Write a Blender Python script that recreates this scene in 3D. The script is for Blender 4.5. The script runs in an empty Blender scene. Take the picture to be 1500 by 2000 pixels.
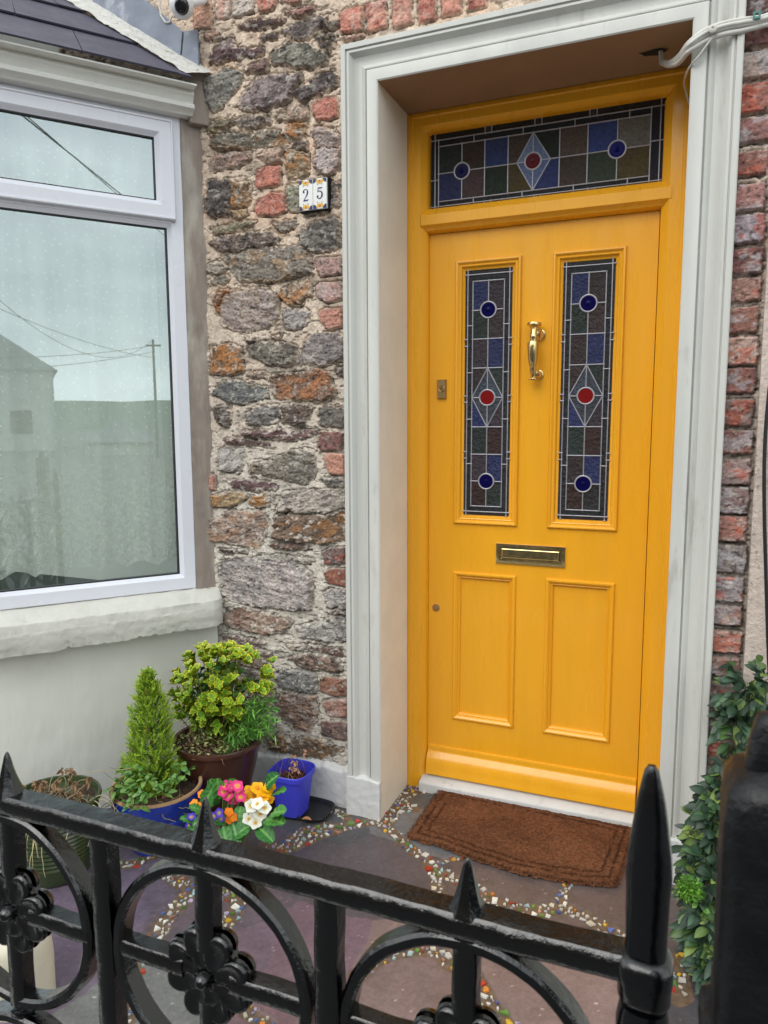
import bpy, bmesh, math, random
import numpy as np
from mathutils import Vector, Matrix
random.seed(7); RNG = np.random.default_rng(7)
scene = bpy.context.scene; COL = scene.collection
# ------------------------------------------------------------------ camera
F_PX = 1417.25
CAM = np.array([0.8583, -2.2713, 1.3868])
RX = np.array([0.9261, 0.3772, -0.0037]); UX = np.array([-0.0421, 0.1132, 0.9927]); FX = np.array([-0.3749, 0.9192, -0.1207])
RX /= np.linalg.norm(RX); FX -= RX * (FX @ RX); FX /= np.linalg.norm(FX); UX = np.cross(RX, FX)
cam = bpy.data.cameras.new('camera'); camo = bpy.data.objects.new('camera', cam); COL.objects.link(camo)
camo.matrix_world = Matrix([[RX[0], UX[0], -FX[0], CAM[0]], [RX[1], UX[1], -FX[1], CAM[1]], [RX[2], UX[2], -FX[2], CAM[2]], [0, 0, 0, 1]])
cam.sensor_fit = 'VERTICAL'; cam.sensor_height = 36; cam.sensor_width = 27; cam.lens = F_PX / 2000 * 36
cam.clip_start = .02; cam.clip_end = 2000
cam.dof.use_dof = True; cam.dof.focus_distance = 2.3; cam.dof.aperture_fstop = 13
scene.camera = camo
# ------------------------------------------------------------------ sky, sun, exposure (overcast day)
world = bpy.data.worlds.new("World"); scene.world = world; world.use_nodes = True
wn = world.node_tree.nodes; wl = world.node_tree.links
SUN_EL, SUN_AZ = math.radians(44), math.radians(200)
sky = wn.new('ShaderNodeTexSky'); sky.sky_type = 'NISHITA'; sky.sun_disc = False
sky.sun_elevation = SUN_EL; sky.sun_rotation = SUN_AZ; sky.dust_density = 3
tc = wn.new('ShaderNodeTexCoord'); mp = wn.new('ShaderNodeMapping'); mp.inputs['Scale'].default_value = (1, 1, 3.2)
nz = wn.new('ShaderNodeTexNoise'); nz.inputs['Scale'].default_value = 2.1; nz.inputs['Detail'].default_value = 7; nz.inputs['Roughness'].default_value = .52
ramp = wn.new('ShaderNodeValToRGB')
ramp.color_ramp.elements[0].position = .36; ramp.color_ramp.elements[0].color = (4.6, 5.6, 6.5, 1)
ramp.color_ramp.elements[1].position = .66; ramp.color_ramp.elements[1].color = (20., 20.6, 20.4, 1)
mixs = wn.new('ShaderNodeMixRGB'); mixs.inputs[0].default_value = .88
bg = wn['Background']; bg.inputs['Strength'].default_value = .12
wl.new(tc.outputs['Generated'], mp.inputs[0]); wl.new(mp.outputs[0], nz.inputs['Vector']); 
sz = wn.new('ShaderNodeSeparateXYZ'); wl.new(tc.outputs['Generated'], sz.inputs[0]); band = wn.new('ShaderNodeValToRGB'); band.color_ramp.interpolation = 'EASE'
band.color_ramp.elements[0].color = (.56, .56, .56, 1); band.color_ramp.elements[1].color = (.52, .52, .52, 1)
for p_, v_ in ((.05, .60), (.11, .42), (.19, .40), (.27, .56), (.34, .66), (.6, .52)):
    e_ = band.color_ramp.elements.new(p_); e_.position = p_; e_.color = (v_, v_, v_, 1)
band.color_ramp.elements.remove(band.color_ramp.elements[0]) if False else None; wl.new(sz.outputs[2], band.inputs[0]); md = wn.new('ShaderNodeMixRGB'); md.inputs[0].default_value = .52; wl.new(nz.outputs['Fac'], md.inputs[1]); wl.new(band.outputs[0], md.inputs[2]); wl.new(md.outputs[0], ramp.inputs[0])
wl.new(sky.outputs[0], mixs.inputs[1]); wl.new(ramp.outputs[0], mixs.inputs[2]); wl.new(mixs.outputs[0], bg.inputs['Color'])
sun = bpy.data.lights.new('sun', 'SUN'); sun.energy = 1.2; sun.angle = math.radians(40); sun.color = (1, .97, .92)
suno = bpy.data.objects.new('sun', sun); COL.objects.link(suno)
sd = Vector((math.sin(SUN_AZ) * math.cos(SUN_EL), math.cos(SUN_AZ) * math.cos(SUN_EL), math.sin(SUN_EL)))
suno.rotation_euler = sd.to_track_quat('Z', 'Y').to_euler()
scene.view_settings.view_transform = 'Standard'; scene.view_settings.look = 'None'; scene.view_settings.gamma = 1
scene.view_settings.exposure = 0.16; scene.view_settings.use_curve_mapping = False
# ------------------------------------------------------------------ photo measuring (pixel of the 1500x2000 photo -> point on a real plane)
def ray(a, b): return FX + RX * (a - 750) / F_PX - UX * (b - 1000) / F_PX
def onY(a, b, y=0.): d = ray(a, b); return CAM + (y - CAM[1]) / d[1] * d
def onZ(a, b, z=0.): d = ray(a, b); return CAM + (z - CAM[2]) / d[2] * d
BA = math.radians(51.8); BD = np.array([-math.cos(BA), -math.sin(BA), 0.]); BN = np.array([math.sin(BA), -math.cos(BA), 0.]); BO = np.array([-.765, 0., 0.])
def onB(a, b, off=0.):
    d = ray(a, b); p0 = BO + BN * off; q = CAM + ((p0 - CAM) @ BN) / (d @ BN) * d
    return (q - p0) @ BD, q[2]
def refl(a, b, dist):
    s, z = onB(a, b); q = BO + BD * s + np.array([0, 0, z]); d = ray(a, b); d = d / np.linalg.norm(d); r = d - 2 * (d @ BN) * BN
    return q + r * dist
# ------------------------------------------------------------------ small helpers
def lin(c, k=1.):
    o = []
    for v in c[:3]:
        v = v / 255.; o.append((v / 12.92 if v <= .04045 else ((v + .055) / 1.055) ** 2.4) * k)
    return tuple(min(x, .95) for x in o) + (1.,)
def tag(o, label=None, cat=None, group=None, kind=None):
    if label: o['label'] = label
    if cat: o['category'] = cat
    if group: o['group'] = group
    if kind: o['kind'] = kind
    elif cat: o['kind'] = 'thing'
    return o
def thing(name, label, cat, loc=(0, 0, 0), group=None):
    o = bpy.data.objects.new(name, None); COL.objects.link(o); o.location = loc; o.empty_display_size = .05
    return tag(o, label, cat, group)
class MB:
    def __init__(s): s.v = []; s.f = []; s.c = []; s.m = []
    def add(s, vs, fs, col=None, mi=0):
        n = len(s.v); s.v.extend([tuple(map(float, p)) for p in vs]); s.f.extend([tuple(i + n for i in f) for f in fs])
        s.m.extend([mi] * len(fs))
        if col is not None:
            if len(col) == len(vs) and hasattr(col[0], '__len__'): s.c.extend([tuple(x[:3]) + (1.,) for x in col])
            else: s.c.extend([tuple(col[:3]) + (1.,)] * len(vs))
        else: s.c.extend([(1, 1, 1, 1)] * len(vs))
        return s
    def box(s, a, b, col=None, mi=0, M=None):
        x0, y0, z0 = a; x1, y1, z1 = b
        vs = [(x0, y0, z0), (x1, y0, z0), (x1, y1, z0), (x0, y1, z0), (x0, y0, z1), (x1, y0, z1), (x1, y1, z1), (x0, y1, z1)]
        if M is not None: vs = [M(p) for p in vs]
        return s.add(vs, [(0, 3, 2, 1), (4, 5, 6, 7), (0, 1, 5, 4), (1, 2, 6, 5), (2, 3, 7, 6), (3, 0, 4, 7)], col, mi)
    def tube(s, pts, r, n=8, col=None, cap=True, flat=1., up=None, mi=0):
        pts = [np.array(p, float) for p in pts]; N = len(pts)
        rr = [r] * N if not hasattr(r, '__len__') else list(r)
        vs = []; fs = []; prev = None
        for i, p in enumerate(pts):
            t = pts[min(i + 1, N - 1)] - pts[max(i - 1, 0)]; t /= (np.linalg.norm(t) + 1e-9)
            if prev is None:
                a = np.array(up if up is not None else ((0, 0, 1) if abs(t[2]) < .9 else (0, 1, 0)), float); u = a - t * (a @ t)
            else: u = prev - t * (prev @ t)
            u /= (np.linalg.norm(u) + 1e-9); prev = u; w = np.cross(t, u)
            for k in range(n):
                a = 2 * math.pi * k / n; vs.append(p + rr[i] * (math.cos(a) * u * flat + math.sin(a) * w))
        for i in range(N - 1):
            for k in range(n):
                fs.append((i * n + k, i * n + (k + 1) % n, (i + 1) * n + (k + 1) % n, (i + 1) * n + k))
        if cap: fs.append(tuple(range(n - 1, -1, -1))); fs.append(tuple((N - 1) * n + k for k in range(n)))
        cc = col
        if col is not None and hasattr(col[0], '__len__'): cc = [col[i] for i in range(N) for _ in range(n)]
        return s.add(vs, fs, cc, mi)
    def lathe(s, prof, c=(0, 0, 0), n=32, col=None, axis='z', M=None, mi=0, sq=None, cap=True):
        vs = []; fs = []
        for (r, h) in prof:
            for k in range(n):
                a = 2 * math.pi * k / n; ca, sa = math.cos(a), math.sin(a)
                if sq: q = (abs(ca) ** sq + abs(sa) ** sq) ** (-1. / sq); ca *= q; sa *= q
                p = (r * ca, r * sa, h) if axis == 'z' else (r * ca, -h, r * sa)
                if M: p = M(p)
                vs.append((p[0] + c[0], p[1] + c[1], p[2] + c[2]))
        for i in range(len(prof) - 1):
            for k in range(n): fs.append((i * n + k, i * n + (k + 1) % n, (i + 1) * n + (k + 1) % n, (i + 1) * n + k))
        if cap and prof[0][0] > 0: fs.append(tuple(range(n - 1, -1, -1)))
        if cap and prof[-1][0] > 0: fs.append(tuple((len(prof) - 1) * n + k for k in range(n)))
        return s.add(vs, fs, col, mi)
    def prism(s, poly, h0, h1, P, col=None, mi=0):
        n = len(poly); vs = [P(x, z, h0) for x, z in poly] + [P(x, z, h1) for x, z in poly]
        fs = [tuple(range(n)), tuple(range(2 * n - 1, n - 1, -1))] + [(i, i + n, (i + 1) % n + n, (i + 1) % n) for i in range(n)]
        return s.add(vs, fs, col, mi)
    def sweep(s, x0, x1, z0, z1, prof, P, sides='LTRB', col=None, mi=0, ext=0):
        # profile (inward offset, height) swept with mitres round the rectangle
        def crn(d, h): return [P(x0 + d, z0 + d if 'B' in sides else z0, h), P(x1 - d, z0 + d if 'B' in sides else z0, h), P(x1 - d, z1 - d, h), P(x0 + d, z1 - d, h)]
        vs = []; fs = []
        for d, h in prof: vs += crn(d, h)
        seg = {'B': (0, 1), 'R': (1, 2), 'T': (2, 3), 'L': (3, 0)}
        for i in range(len(prof) - 1):
            for sd_ in sides:
                a, b = seg[sd_]; fs.append((i * 4 + a, i * 4 + b, (i + 1) * 4 + b, (i + 1) * 4 + a))
        return s.add(vs, fs, col, mi)
    def build(s, name, mat, parent=None, smooth=None, bevel=None, merge=False, recalc=True):
        me = bpy.data.meshes.new(name); me.from_pydata(s.v, [], s.f)
        for m in (mat if isinstance(mat, (list, tuple)) else [mat]): me.materials.append(m)
        me.polygons.foreach_set('material_index', s.m)
        at = me.color_attributes.new('Col', 'FLOAT_COLOR', 'POINT'); at.data.foreach_set('color', np.array(s.c, dtype=np.float32).ravel())
        if merge or recalc:
            bm = bmesh.new(); bm.from_mesh(me)
            if merge: bmesh.ops.remove_doubles(bm, verts=bm.verts, dist=1e-5)
            if recalc: bmesh.ops.recalc_face_normals(bm, faces=bm.faces)
            bm.to_mesh(me); bm.free()
        if smooth is not None:
            me.polygons.foreach_set('use_smooth', [True] * len(me.polygons)); me.set_sharp_from_angle(angle=math.radians(smooth))
        me.update(); o = bpy.data.objects.new(name, me); COL.objects.link(o)
        if bevel:
            b = o.modifiers.new('bevel', 'BEVEL'); b.width = bevel; b.segments = 2; b.limit_method = 'ANGLE'; b.angle_limit = math.radians(35)
        if parent is not None: o.parent = parent; o.matrix_parent_inverse = Matrix.Translation(-parent.location) if parent.type == 'EMPTY' or parent.location.length > 0 else Matrix.Identity(4)
        return o
def sub(o, parent):   # hang a part built in world space under a part that sits at the origin of its thing
    return o
def sheet(name, X, Y, Z, C, mat, parent=None, smooth=True):
    # grids (nu, nv) -> one mesh
    nu, nv = X.shape; me = bpy.data.meshes.new(name); V = np.stack([X, Y, Z], -1).reshape(-1, 3)
    me.vertices.add(nu * nv); me.vertices.foreach_set('co', V.astype(np.float32).ravel())
    i = np.arange(nu * nv).reshape(nu, nv); q = np.stack([i[:-1, :-1], i[1:, :-1], i[1:, 1:], i[:-1, 1:]], -1).reshape(-1, 4)
    me.loops.add(q.size); me.loops.foreach_set('vertex_index', q.ravel().astype(np.int32)); me.polygons.add(len(q))
    me.polygons.foreach_set('loop_start', (np.arange(len(q)) * 4).astype(np.int32)); me.polygons.foreach_set('use_smooth', [smooth] * len(q))
    me.update(calc_edges=True); me.validate()
    at = me.color_attributes.new('Col', 'FLOAT_COLOR', 'POINT'); c4 = np.concatenate([C.reshape(-1, 3), np.ones((nu * nv, 1))], 1); at.data.foreach_set('color', c4.astype(np.float32).ravel())
    me.materials.append(mat); o = bpy.data.objects.new(name, me); COL.objects.link(o)
    if parent is not None: o.parent = parent; o.matrix_parent_inverse = Matrix.Translation(-parent.location)
    return o
# numpy value noise
def _h(ix, iy, s):
    n = (ix.astype(np.int64) * 374761393 + iy.astype(np.int64) * 668265263 + s * 1442695041) & 0xffffffff
    n = ((n ^ (n >> 13)) * 1274126177) & 0xffffffff; n = n ^ (n >> 16)
    return (n & 0xffff) / 65535.
def vn(x, y, s=0):
    ix = np.floor(x); iy = np.floor(y); fx = x - ix; fy = y - iy; fx = fx * fx * (3 - 2 * fx); fy = fy * fy * (3 - 2 * fy)
    a = _h(ix, iy, s); b = _h(ix + 1, iy, s); c = _h(ix, iy + 1, s); d = _h(ix + 1, iy + 1, s)
    return (a * (1 - fx) + b * fx) * (1 - fy) + (c * (1 - fx) + d * fx) * fy
def fbm(x, y, s=0, o=4):
    t = 0; a = .5; w = 0
    for k in range(o): t = t + a * vn(x * 2 ** k, y * 2 ** k, s + k * 17); w += a; a *= .55
    return t / w
def sstep(a, b, x): t = np.clip((x - a) / (b - a), 0, 1); return t * t * (3 - 2 * t)
def poly_sd(px, pz, poly):
    P = np.array(poly); n = len(P); d = np.full(px.shape, 1e9); ins = np.zeros(px.shape, bool)
    for i in range(n):
        a = P[i]; b = P[(i + 1) % n]; e = b - a; w0 = px - a[0]; w1 = pz - a[1]
        t = np.clip((w0 * e[0] + w1 * e[1]) / (e @ e + 1e-12), 0, 1)
        d = np.minimum(d, np.hypot(w0 - e[0] * t, w1 - e[1] * t))
        c = ((a[1] > pz) != (b[1] > pz)); xx = (b[0] - a[0]) * (pz - a[1]) / ((b[1] - a[1]) if b[1] != a[1] else 1e-12) + a[0]
        ins ^= c & (px < xx)
    return np.where(ins, d, -d)
# ------------------------------------------------------------------ materials
def mat(name, col=(.5, .5, .5, 1), rough=.5, metal=0., spec=.5, attr=False, var=0., vscale=8., bump=0., bscale=60., bdist=.002, coat=0., coat_r=.1, rvar=0., var2=None, v2scale=3., v2lo=.55, v2hi=.7, stretch=None, sss=0.):
    m = bpy.data.materials.new(name); m.use_nodes = True; nt = m.node_tree; N = nt.nodes; L = nt.links; b = N['Principled BSDF']
    b.inputs['Roughness'].default_value = rough; b.inputs['Metallic'].default_value = metal; b.inputs['Specular IOR Level'].default_value = spec
    b.inputs['Coat Weight'].default_value = coat; b.inputs['Coat Roughness'].default_value = coat_r
    tcn = N.new('ShaderNodeTexCoord'); vec = tcn.outputs['Object']
    if stretch:
        mpn = N.new('ShaderNodeMapping'); mpn.inputs['Scale'].default_value = stretch; L.new(vec, mpn.inputs[0]); vec = mpn.outputs[0]
    cur = None
    if attr:
        a = N.new('ShaderNodeAttribute'); a.attribute_name = 'Col'; cur = a.outputs['Color']
        if col is not None and tuple(col[:3]) != (.5, .5, .5):
            mx = N.new('ShaderNodeMixRGB'); mx.blend_type = 'MULTIPLY'; mx.inputs[0].default_value = 1; L.new(cur, mx.inputs[1]); mx.inputs[2].default_value = col; cur = mx.outputs[0]
    else:
        r = N.new('ShaderNodeRGB'); r.outputs[0].default_value = col; cur = r.outputs[0]
    if var2 is not None:
        n2 = N.new('ShaderNodeTexNoise'); n2.inputs['Scale'].default_value = v2scale; n2.inputs['Detail'].default_value = 8; n2.inputs['Roughness'].default_value = .65; L.new(vec, n2.inputs['Vector'])
        mr = N.new('ShaderNodeMapRange'); mr.inputs[1].default_value = v2lo; mr.inputs[2].default_value = v2hi; L.new(n2.outputs['Fac'], mr.inputs[0])
        mx = N.new('ShaderNodeMixRGB'); L.new(mr.outputs[0], mx.inputs[0]); L.new(cur, mx.inputs[1]); mx.inputs[2].default_value = var2; cur = mx.outputs[0]
    if var > 0:
        n1 = N.new('ShaderNodeTexNoise'); n1.inputs['Scale'].default_value = vscale; n1.inputs['Detail'].default_value = 8; n1.inputs['Roughness'].default_value = .6; L.new(vec, n1.inputs['Vector'])
        mr = N.new('ShaderNodeMapRange'); mr.inputs[1].default_value = .25; mr.inputs[2].default_value = .75; mr.inputs[3].default_value = 1 - var; mr.inputs[4].default_value = 1 + var * .6; L.new(n1.outputs['Fac'], mr.inputs[0])
        mx = N.new('ShaderNodeVectorMath'); mx.operation = 'SCALE'; L.new(cur, mx.inputs[0]); L.new(mr.outputs[0], mx.inputs['Scale']); cur = mx.outputs[0]
    L.new(cur, b.inputs['Base Color'])
    if rvar > 0:
        n3 = N.new('ShaderNodeTexNoise'); n3.inputs['Scale'].default_value = vscale * 1.7; n3.inputs['Detail'].default_value = 6; L.new(vec, n3.inputs['Vector'])
        mr = N.new('ShaderNodeMapRange'); mr.inputs[1].default_value = .3; mr.inputs[2].default_value = .7; mr.inputs[3].default_value = max(0, rough - rvar); mr.inputs[4].default_value = min(1, rough + rvar); L.new(n3.outputs['Fac'], mr.inputs[0]); L.new(mr.outputs[0], b.inputs['Roughness'])
    if bump > 0:
        n4 = N.new('ShaderNodeTexNoise'); n4.inputs['Scale'].default_value = bscale; n4.inputs['Detail'].default_value = 6; n4.inputs['Roughness'].default_value = .6; L.new(vec, n4.inputs['Vector'])
        bp = N.new('ShaderNodeBump'); bp.inputs['Strength'].default_value = bump; bp.inputs['Distance'].default_value = bdist; L.new(n4.outputs['Fac'], bp.inputs['Height']); L.new(bp.outputs[0], b.inputs['Normal'])
        if coat: L.new(bp.outputs[0], b.inputs['Coat Normal'])
    if sss > 0:
        b.inputs['Subsurface Weight'].default_value = sss; b.inputs['Subsurface Radius'].default_value = (.01, .01, .005)
    m['b'] = 1
    return m
YEL = (.86, .40, .014, 1)
M = {}
M['yellow'] = mat('yellow_gloss_paint', YEL, .30, var=.07, vscale=14, bump=.30, bscale=70, bdist=.0016, coat=.35, coat_r=.10, rvar=.07, stretch=(1, 1, .10), var2=lin((176, 118, 30)), v2scale=30, v2lo=.66, v2hi=.95)
M['surround'] = mat('pale_grey_masonry_paint', lin((202, 202, 196)), .5, var=.10, vscale=9, bump=.5, bscale=70, bdist=.002, rvar=.1, var2=lin((138, 128, 114)), v2scale=16, v2lo=.60, v2hi=.92, stretch=(1, 1, .22))
M['soffit'] = mat('shade_brown_soffit_paint', lin((150, 122, 96)), .7, var=.12, vscale=6, bump=.4, bscale=50, bdist=.002)  # darker brown albedo holds the recess shade and the door's yellow bounce
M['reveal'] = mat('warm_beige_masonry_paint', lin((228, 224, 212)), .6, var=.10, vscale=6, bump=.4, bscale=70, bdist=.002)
M['plinth'] = mat('chalky_white_paint', lin((208, 208, 206)), .6, var=.1, vscale=12, bump=.5, bscale=40, bdist=.004, var2=lin((150, 145, 135)), v2scale=14, v2lo=.6, v2hi=.8)
M['stone'] = mat('rubble_stone_and_lime_mortar', rough=.86, spec=.3, attr=True, var=.34, vscale=95, bump=.9, bscale=190, bdist=.0035)
M['floor'] = mat('riven_slate_flags', rough=.42, spec=.5, attr=True, var=.22, vscale=110, bump=.55, bscale=130, bdist=.002, rvar=.12)
M['shards'] = mat('glazed_china_shards', rough=.3, attr=True, var=.3, vscale=120, coat=.2)
M['glass_lites'] = mat('hammered_coloured_glass', rough=.10, spec=.42, attr=True, var=.5, vscale=110, bump=1., bscale=85, bdist=.012)
M['smooth_lite'] = mat('smooth_border_glass', rough=.2, spec=.08, attr=True, var=.1, vscale=40, bump=.15, bscale=20, bdist=.001)
M['lead'] = mat('bright_lead_came', lin((176, 176, 186)), .38, .55, var=.15, vscale=60, bump=.3, bscale=200, bdist=.001)
M['brass'] = mat('polished_brass', (.72, .56, .27, 1), .19, 1., var=.12, vscale=30, rvar=.08)
M['dullbrass'] = mat('dull_brass', (.42, .31, .15, 1), .4, 1., var=.2, vscale=50)
M['copper'] = mat('copper_disc', (.33, .17, .07, 1), .5, .3)
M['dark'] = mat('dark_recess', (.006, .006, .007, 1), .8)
M['upvc'] = mat('white_window_plastic', lin((226, 228, 236)), .3, spec=.5, var=.03, vscale=4, rvar=.08)
M['gasket'] = mat('black_rubber_gasket', (.012, .012, .014, 1), .5)
M['sill'] = mat('painted_cast_sill', lin((204, 203, 194)), .62, var=.10, vscale=9, bump=.8, bscale=34, bdist=.004, var2=lin((165, 160, 150)), v2scale=12, v2lo=.62, v2hi=.8)
M['render'] = mat('painted_smooth_render', lin((226, 226, 216)), .66, var=.06, vscale=6, bump=.7, bscale=26, bdist=.004, var2=lin((176, 172, 156)), v2scale=8, v2lo=.64, v2hi=.98, stretch=(1, 1, .3))
M['fascia'] = mat('white_fascia_paint', lin((232, 232, 226)), .4, var=.05, vscale=6, bump=.2, bscale=50, bdist=.001)
M['greystrip'] = mat('weathered_grey_cement', lin((150, 138, 128)), .85, var=.3, vscale=12, bump=.8, bscale=60, bdist=.003, var2=lin((190, 184, 172)), v2scale=9, v2lo=.5, v2hi=.72, stretch=(1, 1, .25))
M['slate'] = mat('blue_grey_roof_slate', lin((72, 70, 86)), .62, var=.14, vscale=9, bump=.35, bscale=60, bdist=.002, rvar=.1)
M['flash'] = mat('weathered_blue_slate_flashing', lin((118, 126, 142)), .5, var=.3, vscale=14, bump=.4, bscale=40, bdist=.002, var2=lin((170, 175, 182)), v2scale=12, v2lo=.56, v2hi=.75)
M['fillet'] = mat('cracked_mortar_fillet', lin((204, 202, 196)), .9, var=.2, vscale=30, bump=1., bscale=55, bdist=.010, var2=lin((130, 124, 116)), v2scale=26, v2lo=.58, v2hi=.68)
M['iron'] = mat('thick_black_gloss_paint', (.0008, .0009, .0014, 1), .08, spec=.75, var=.3, vscale=30, bump=.7, bscale=46, bdist=.003, coat=.12, coat_r=.04, rvar=.04)
M['postiron'] = mat('thick_black_paint_with_chips', (.0014, .0016, .0025, 1), .2, spec=.7, var=.3, vscale=20, bump=.5, bscale=36, bdist=.003, coat=0, rvar=.05, var2=lin((200, 200, 190)), v2scale=48, v2lo=.735, v2hi=.745)
M['gateiron'] = mat('weathered_black_paint', (.003, .0032, .0045, 1), .42, spec=.38, var=.3, vscale=20, bump=1., bscale=34, bdist=.004, rvar=.12, var2=lin((205, 205, 198)), v2scale=42, v2lo=.715, v2hi=.725)
M['mat'] = mat('coir_fibre', rough=.9, spec=.1, attr=True, var=.5, vscale=110)
M['leafy'] = mat('leaf', rough=.42, spec=.4, attr=True, var=.12, vscale=60, sss=.0)
M['matte_leaf'] = mat('matte_leaf', rough=.6, spec=.25, attr=True, var=.15, vscale=60)
M['petal'] = mat('petal', rough=.55, spec=.25, attr=True, var=.05, vscale=80)
M['twig'] = mat('dry_twig', rough=.8, spec=.2, attr=True, var=.25, vscale=80)
M['bluepot'] = mat('cobalt_blue_glaze', (.010, .04, .36, 1), .16, var=.25, vscale=14, coat=.5, coat_r=.05, bump=.1, bscale=12, bdist=.003)
M['rimclay'] = mat('unglazed_clay_rim', lin((196, 158, 118)), .7, var=.2, vscale=50)
M['brownpot'] = mat('oxblood_brown_glaze', (.075, .028, .018, 1), .28, var=.5, vscale=12, coat=.3, coat_r=.15, bump=.3, bscale=20, bdist=.003)
M['greenpot'] = mat('olive_green_glaze', (.028, .048, .012, 1), .3, var=.3, vscale=12, coat=.4, coat_r=.2)
M['violetpot'] = mat('violet_blue_plastic', (.055, .06, .60, 1), .45, var=.05, vscale=10)
M['blackplastic'] = mat('black_plastic_tray', (.02, .02, .022, 1), .35)
M['trough'] = mat('grey_brown_plastic_trough', lin((96, 88, 80)), .5)
M['soil'] = mat('potting_soil', lin((72, 56, 42)), .95, var=.5, vscale=60, bump=1, bscale=80, bdist=.01)
M['whitestone'] = mat('cream_painted_stone', lin((214, 208, 188)), .6, var=.08, vscale=12, bump=.5, bscale=18, bdist=.006)
M['cable'] = mat('off_white_cable', lin((205, 203, 196)), .5, var=.15, vscale=30, bump=.3, bscale=40, bdist=.002)
M['blackcable'] = mat('black_cable', (.012, .012, .013, 1), .45)
M['camwhite'] = mat('white_camera_plastic', lin((228, 228, 230)), .3)
M['camblack'] = mat('black_camera_glass', (.006, .006, .008, 1), .08, coat=.6, coat_r=.03)
M['concrete'] = mat('pinkish_roughcast_concrete', lin((206, 190, 178)), .9, var=.25, vscale=60, bump=1., bscale=110, bdist=.005, var2=lin((140, 128, 120)), v2scale=70, v2lo=.58, v2hi=.7)
M['tile'] = mat('glazed_white_tile', lin((232, 232, 228)), .18, attr=False, coat=.4, var=.03)
M['paintcol'] = mat('glaze_painting', rough=.25, attr=True)
M['tar'] = mat('street_asphalt', (.07, .07, .07, 1), .85, var=.2, vscale=40, bump=.5, bscale=60, bdist=.005)
M['farwall'] = mat('pale_far_render', lin((170, 172, 168)), .8, var=.1, vscale=.6)
M['farwall2'] = mat('grey_brown_far_render', lin((128, 120, 110)), .8, var=.15, vscale=.8)
M['farroof'] = mat('far_slate_roof', lin((96, 98, 104)), .7, var=.12, vscale=1.5)
M['hill'] = mat('distant_green_hill', lin((92, 104, 92)), .9, var=.2, vscale=.02)
M['wood'] = mat('creosoted_pole', lin((82, 72, 62)), .85, var=.2, vscale=3)
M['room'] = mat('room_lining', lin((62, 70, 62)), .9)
PY = lambda y0: (lambda x, z, h: (x, y0 - h, z))          # wall-parallel frame: h is towards the street
PB = lambda s, z, h: tuple(BO + BD * s + BN * h + np.array([0, 0, z]))   # bay-face frame
# ================================================================== STONE HOUSE WALL
A_ = lambda p: (350 + p[0] * .3, p[1] * .3)
B_ = lambda p: (380 + p[0] * .35, 600 + p[1] * .35)
C_ = lambda p: (400 + p[0] * .2, 1150 + p[1] * .2)
I_ = lambda p: p
STONES = []
def st(fn, poly, col, c2=None, h=None, brick=False):
    W = [onY(*fn(p), -.006) for p in poly]; STONES.append(([(w[0], w[2]) for w in W], col, c2, h, brick))
OR = (178, 112, 48); DK = (62, 56, 54); PK = (176, 140, 128)
for poly, col, c2 in [
 ([(95,0),(190,0),(200,60),(205,140),(195,175),(100,190),(90,110)], (205,140,112), (222,190,170)),
 ([(235,0),(330,0),(320,110),(260,125),(235,110)], (192,172,165), (205,150,130)),
 ([(345,0),(475,0),(470,70),(380,105),(345,100)], (190,176,170), (170,150,140)),
 ([(505,0),(625,0),(600,60),(520,75)], (200,112,92), (180,90,75)),
 ([(655,0),(790,0),(770,10),(700,20)], (190,110,100), None),
 ([(1040,80),(1150,40),(1190,40),(1185,190),(1050,210)], (202,104,84), (222,170,150)),
 ([(1210,30),(1340,-10),(1345,170),(1220,210)], (200,98,78), (225,180,160)),
 ([(1385,0),(1500,-30),(1520,140),(1400,180)], (206,120,100), (222,180,160)),
 ([(1555,-20),(1665,-40),(1668,120),(1560,145)], (196,100,82), (160,80,70)),
 ([(1710,-40),(1830,-60),(1830,75),(1715,105)], (205,118,96), None),
 ([(1875,-60),(1990,-80),(1990,35),(1880,62)], (198,108,88), (160,90,80)),
 ([(1060,242),(1200,215),(1195,238),(1080,264)], (170,120,105), None)]:
    st(A_, poly, col, c2, .008, True)
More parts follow.
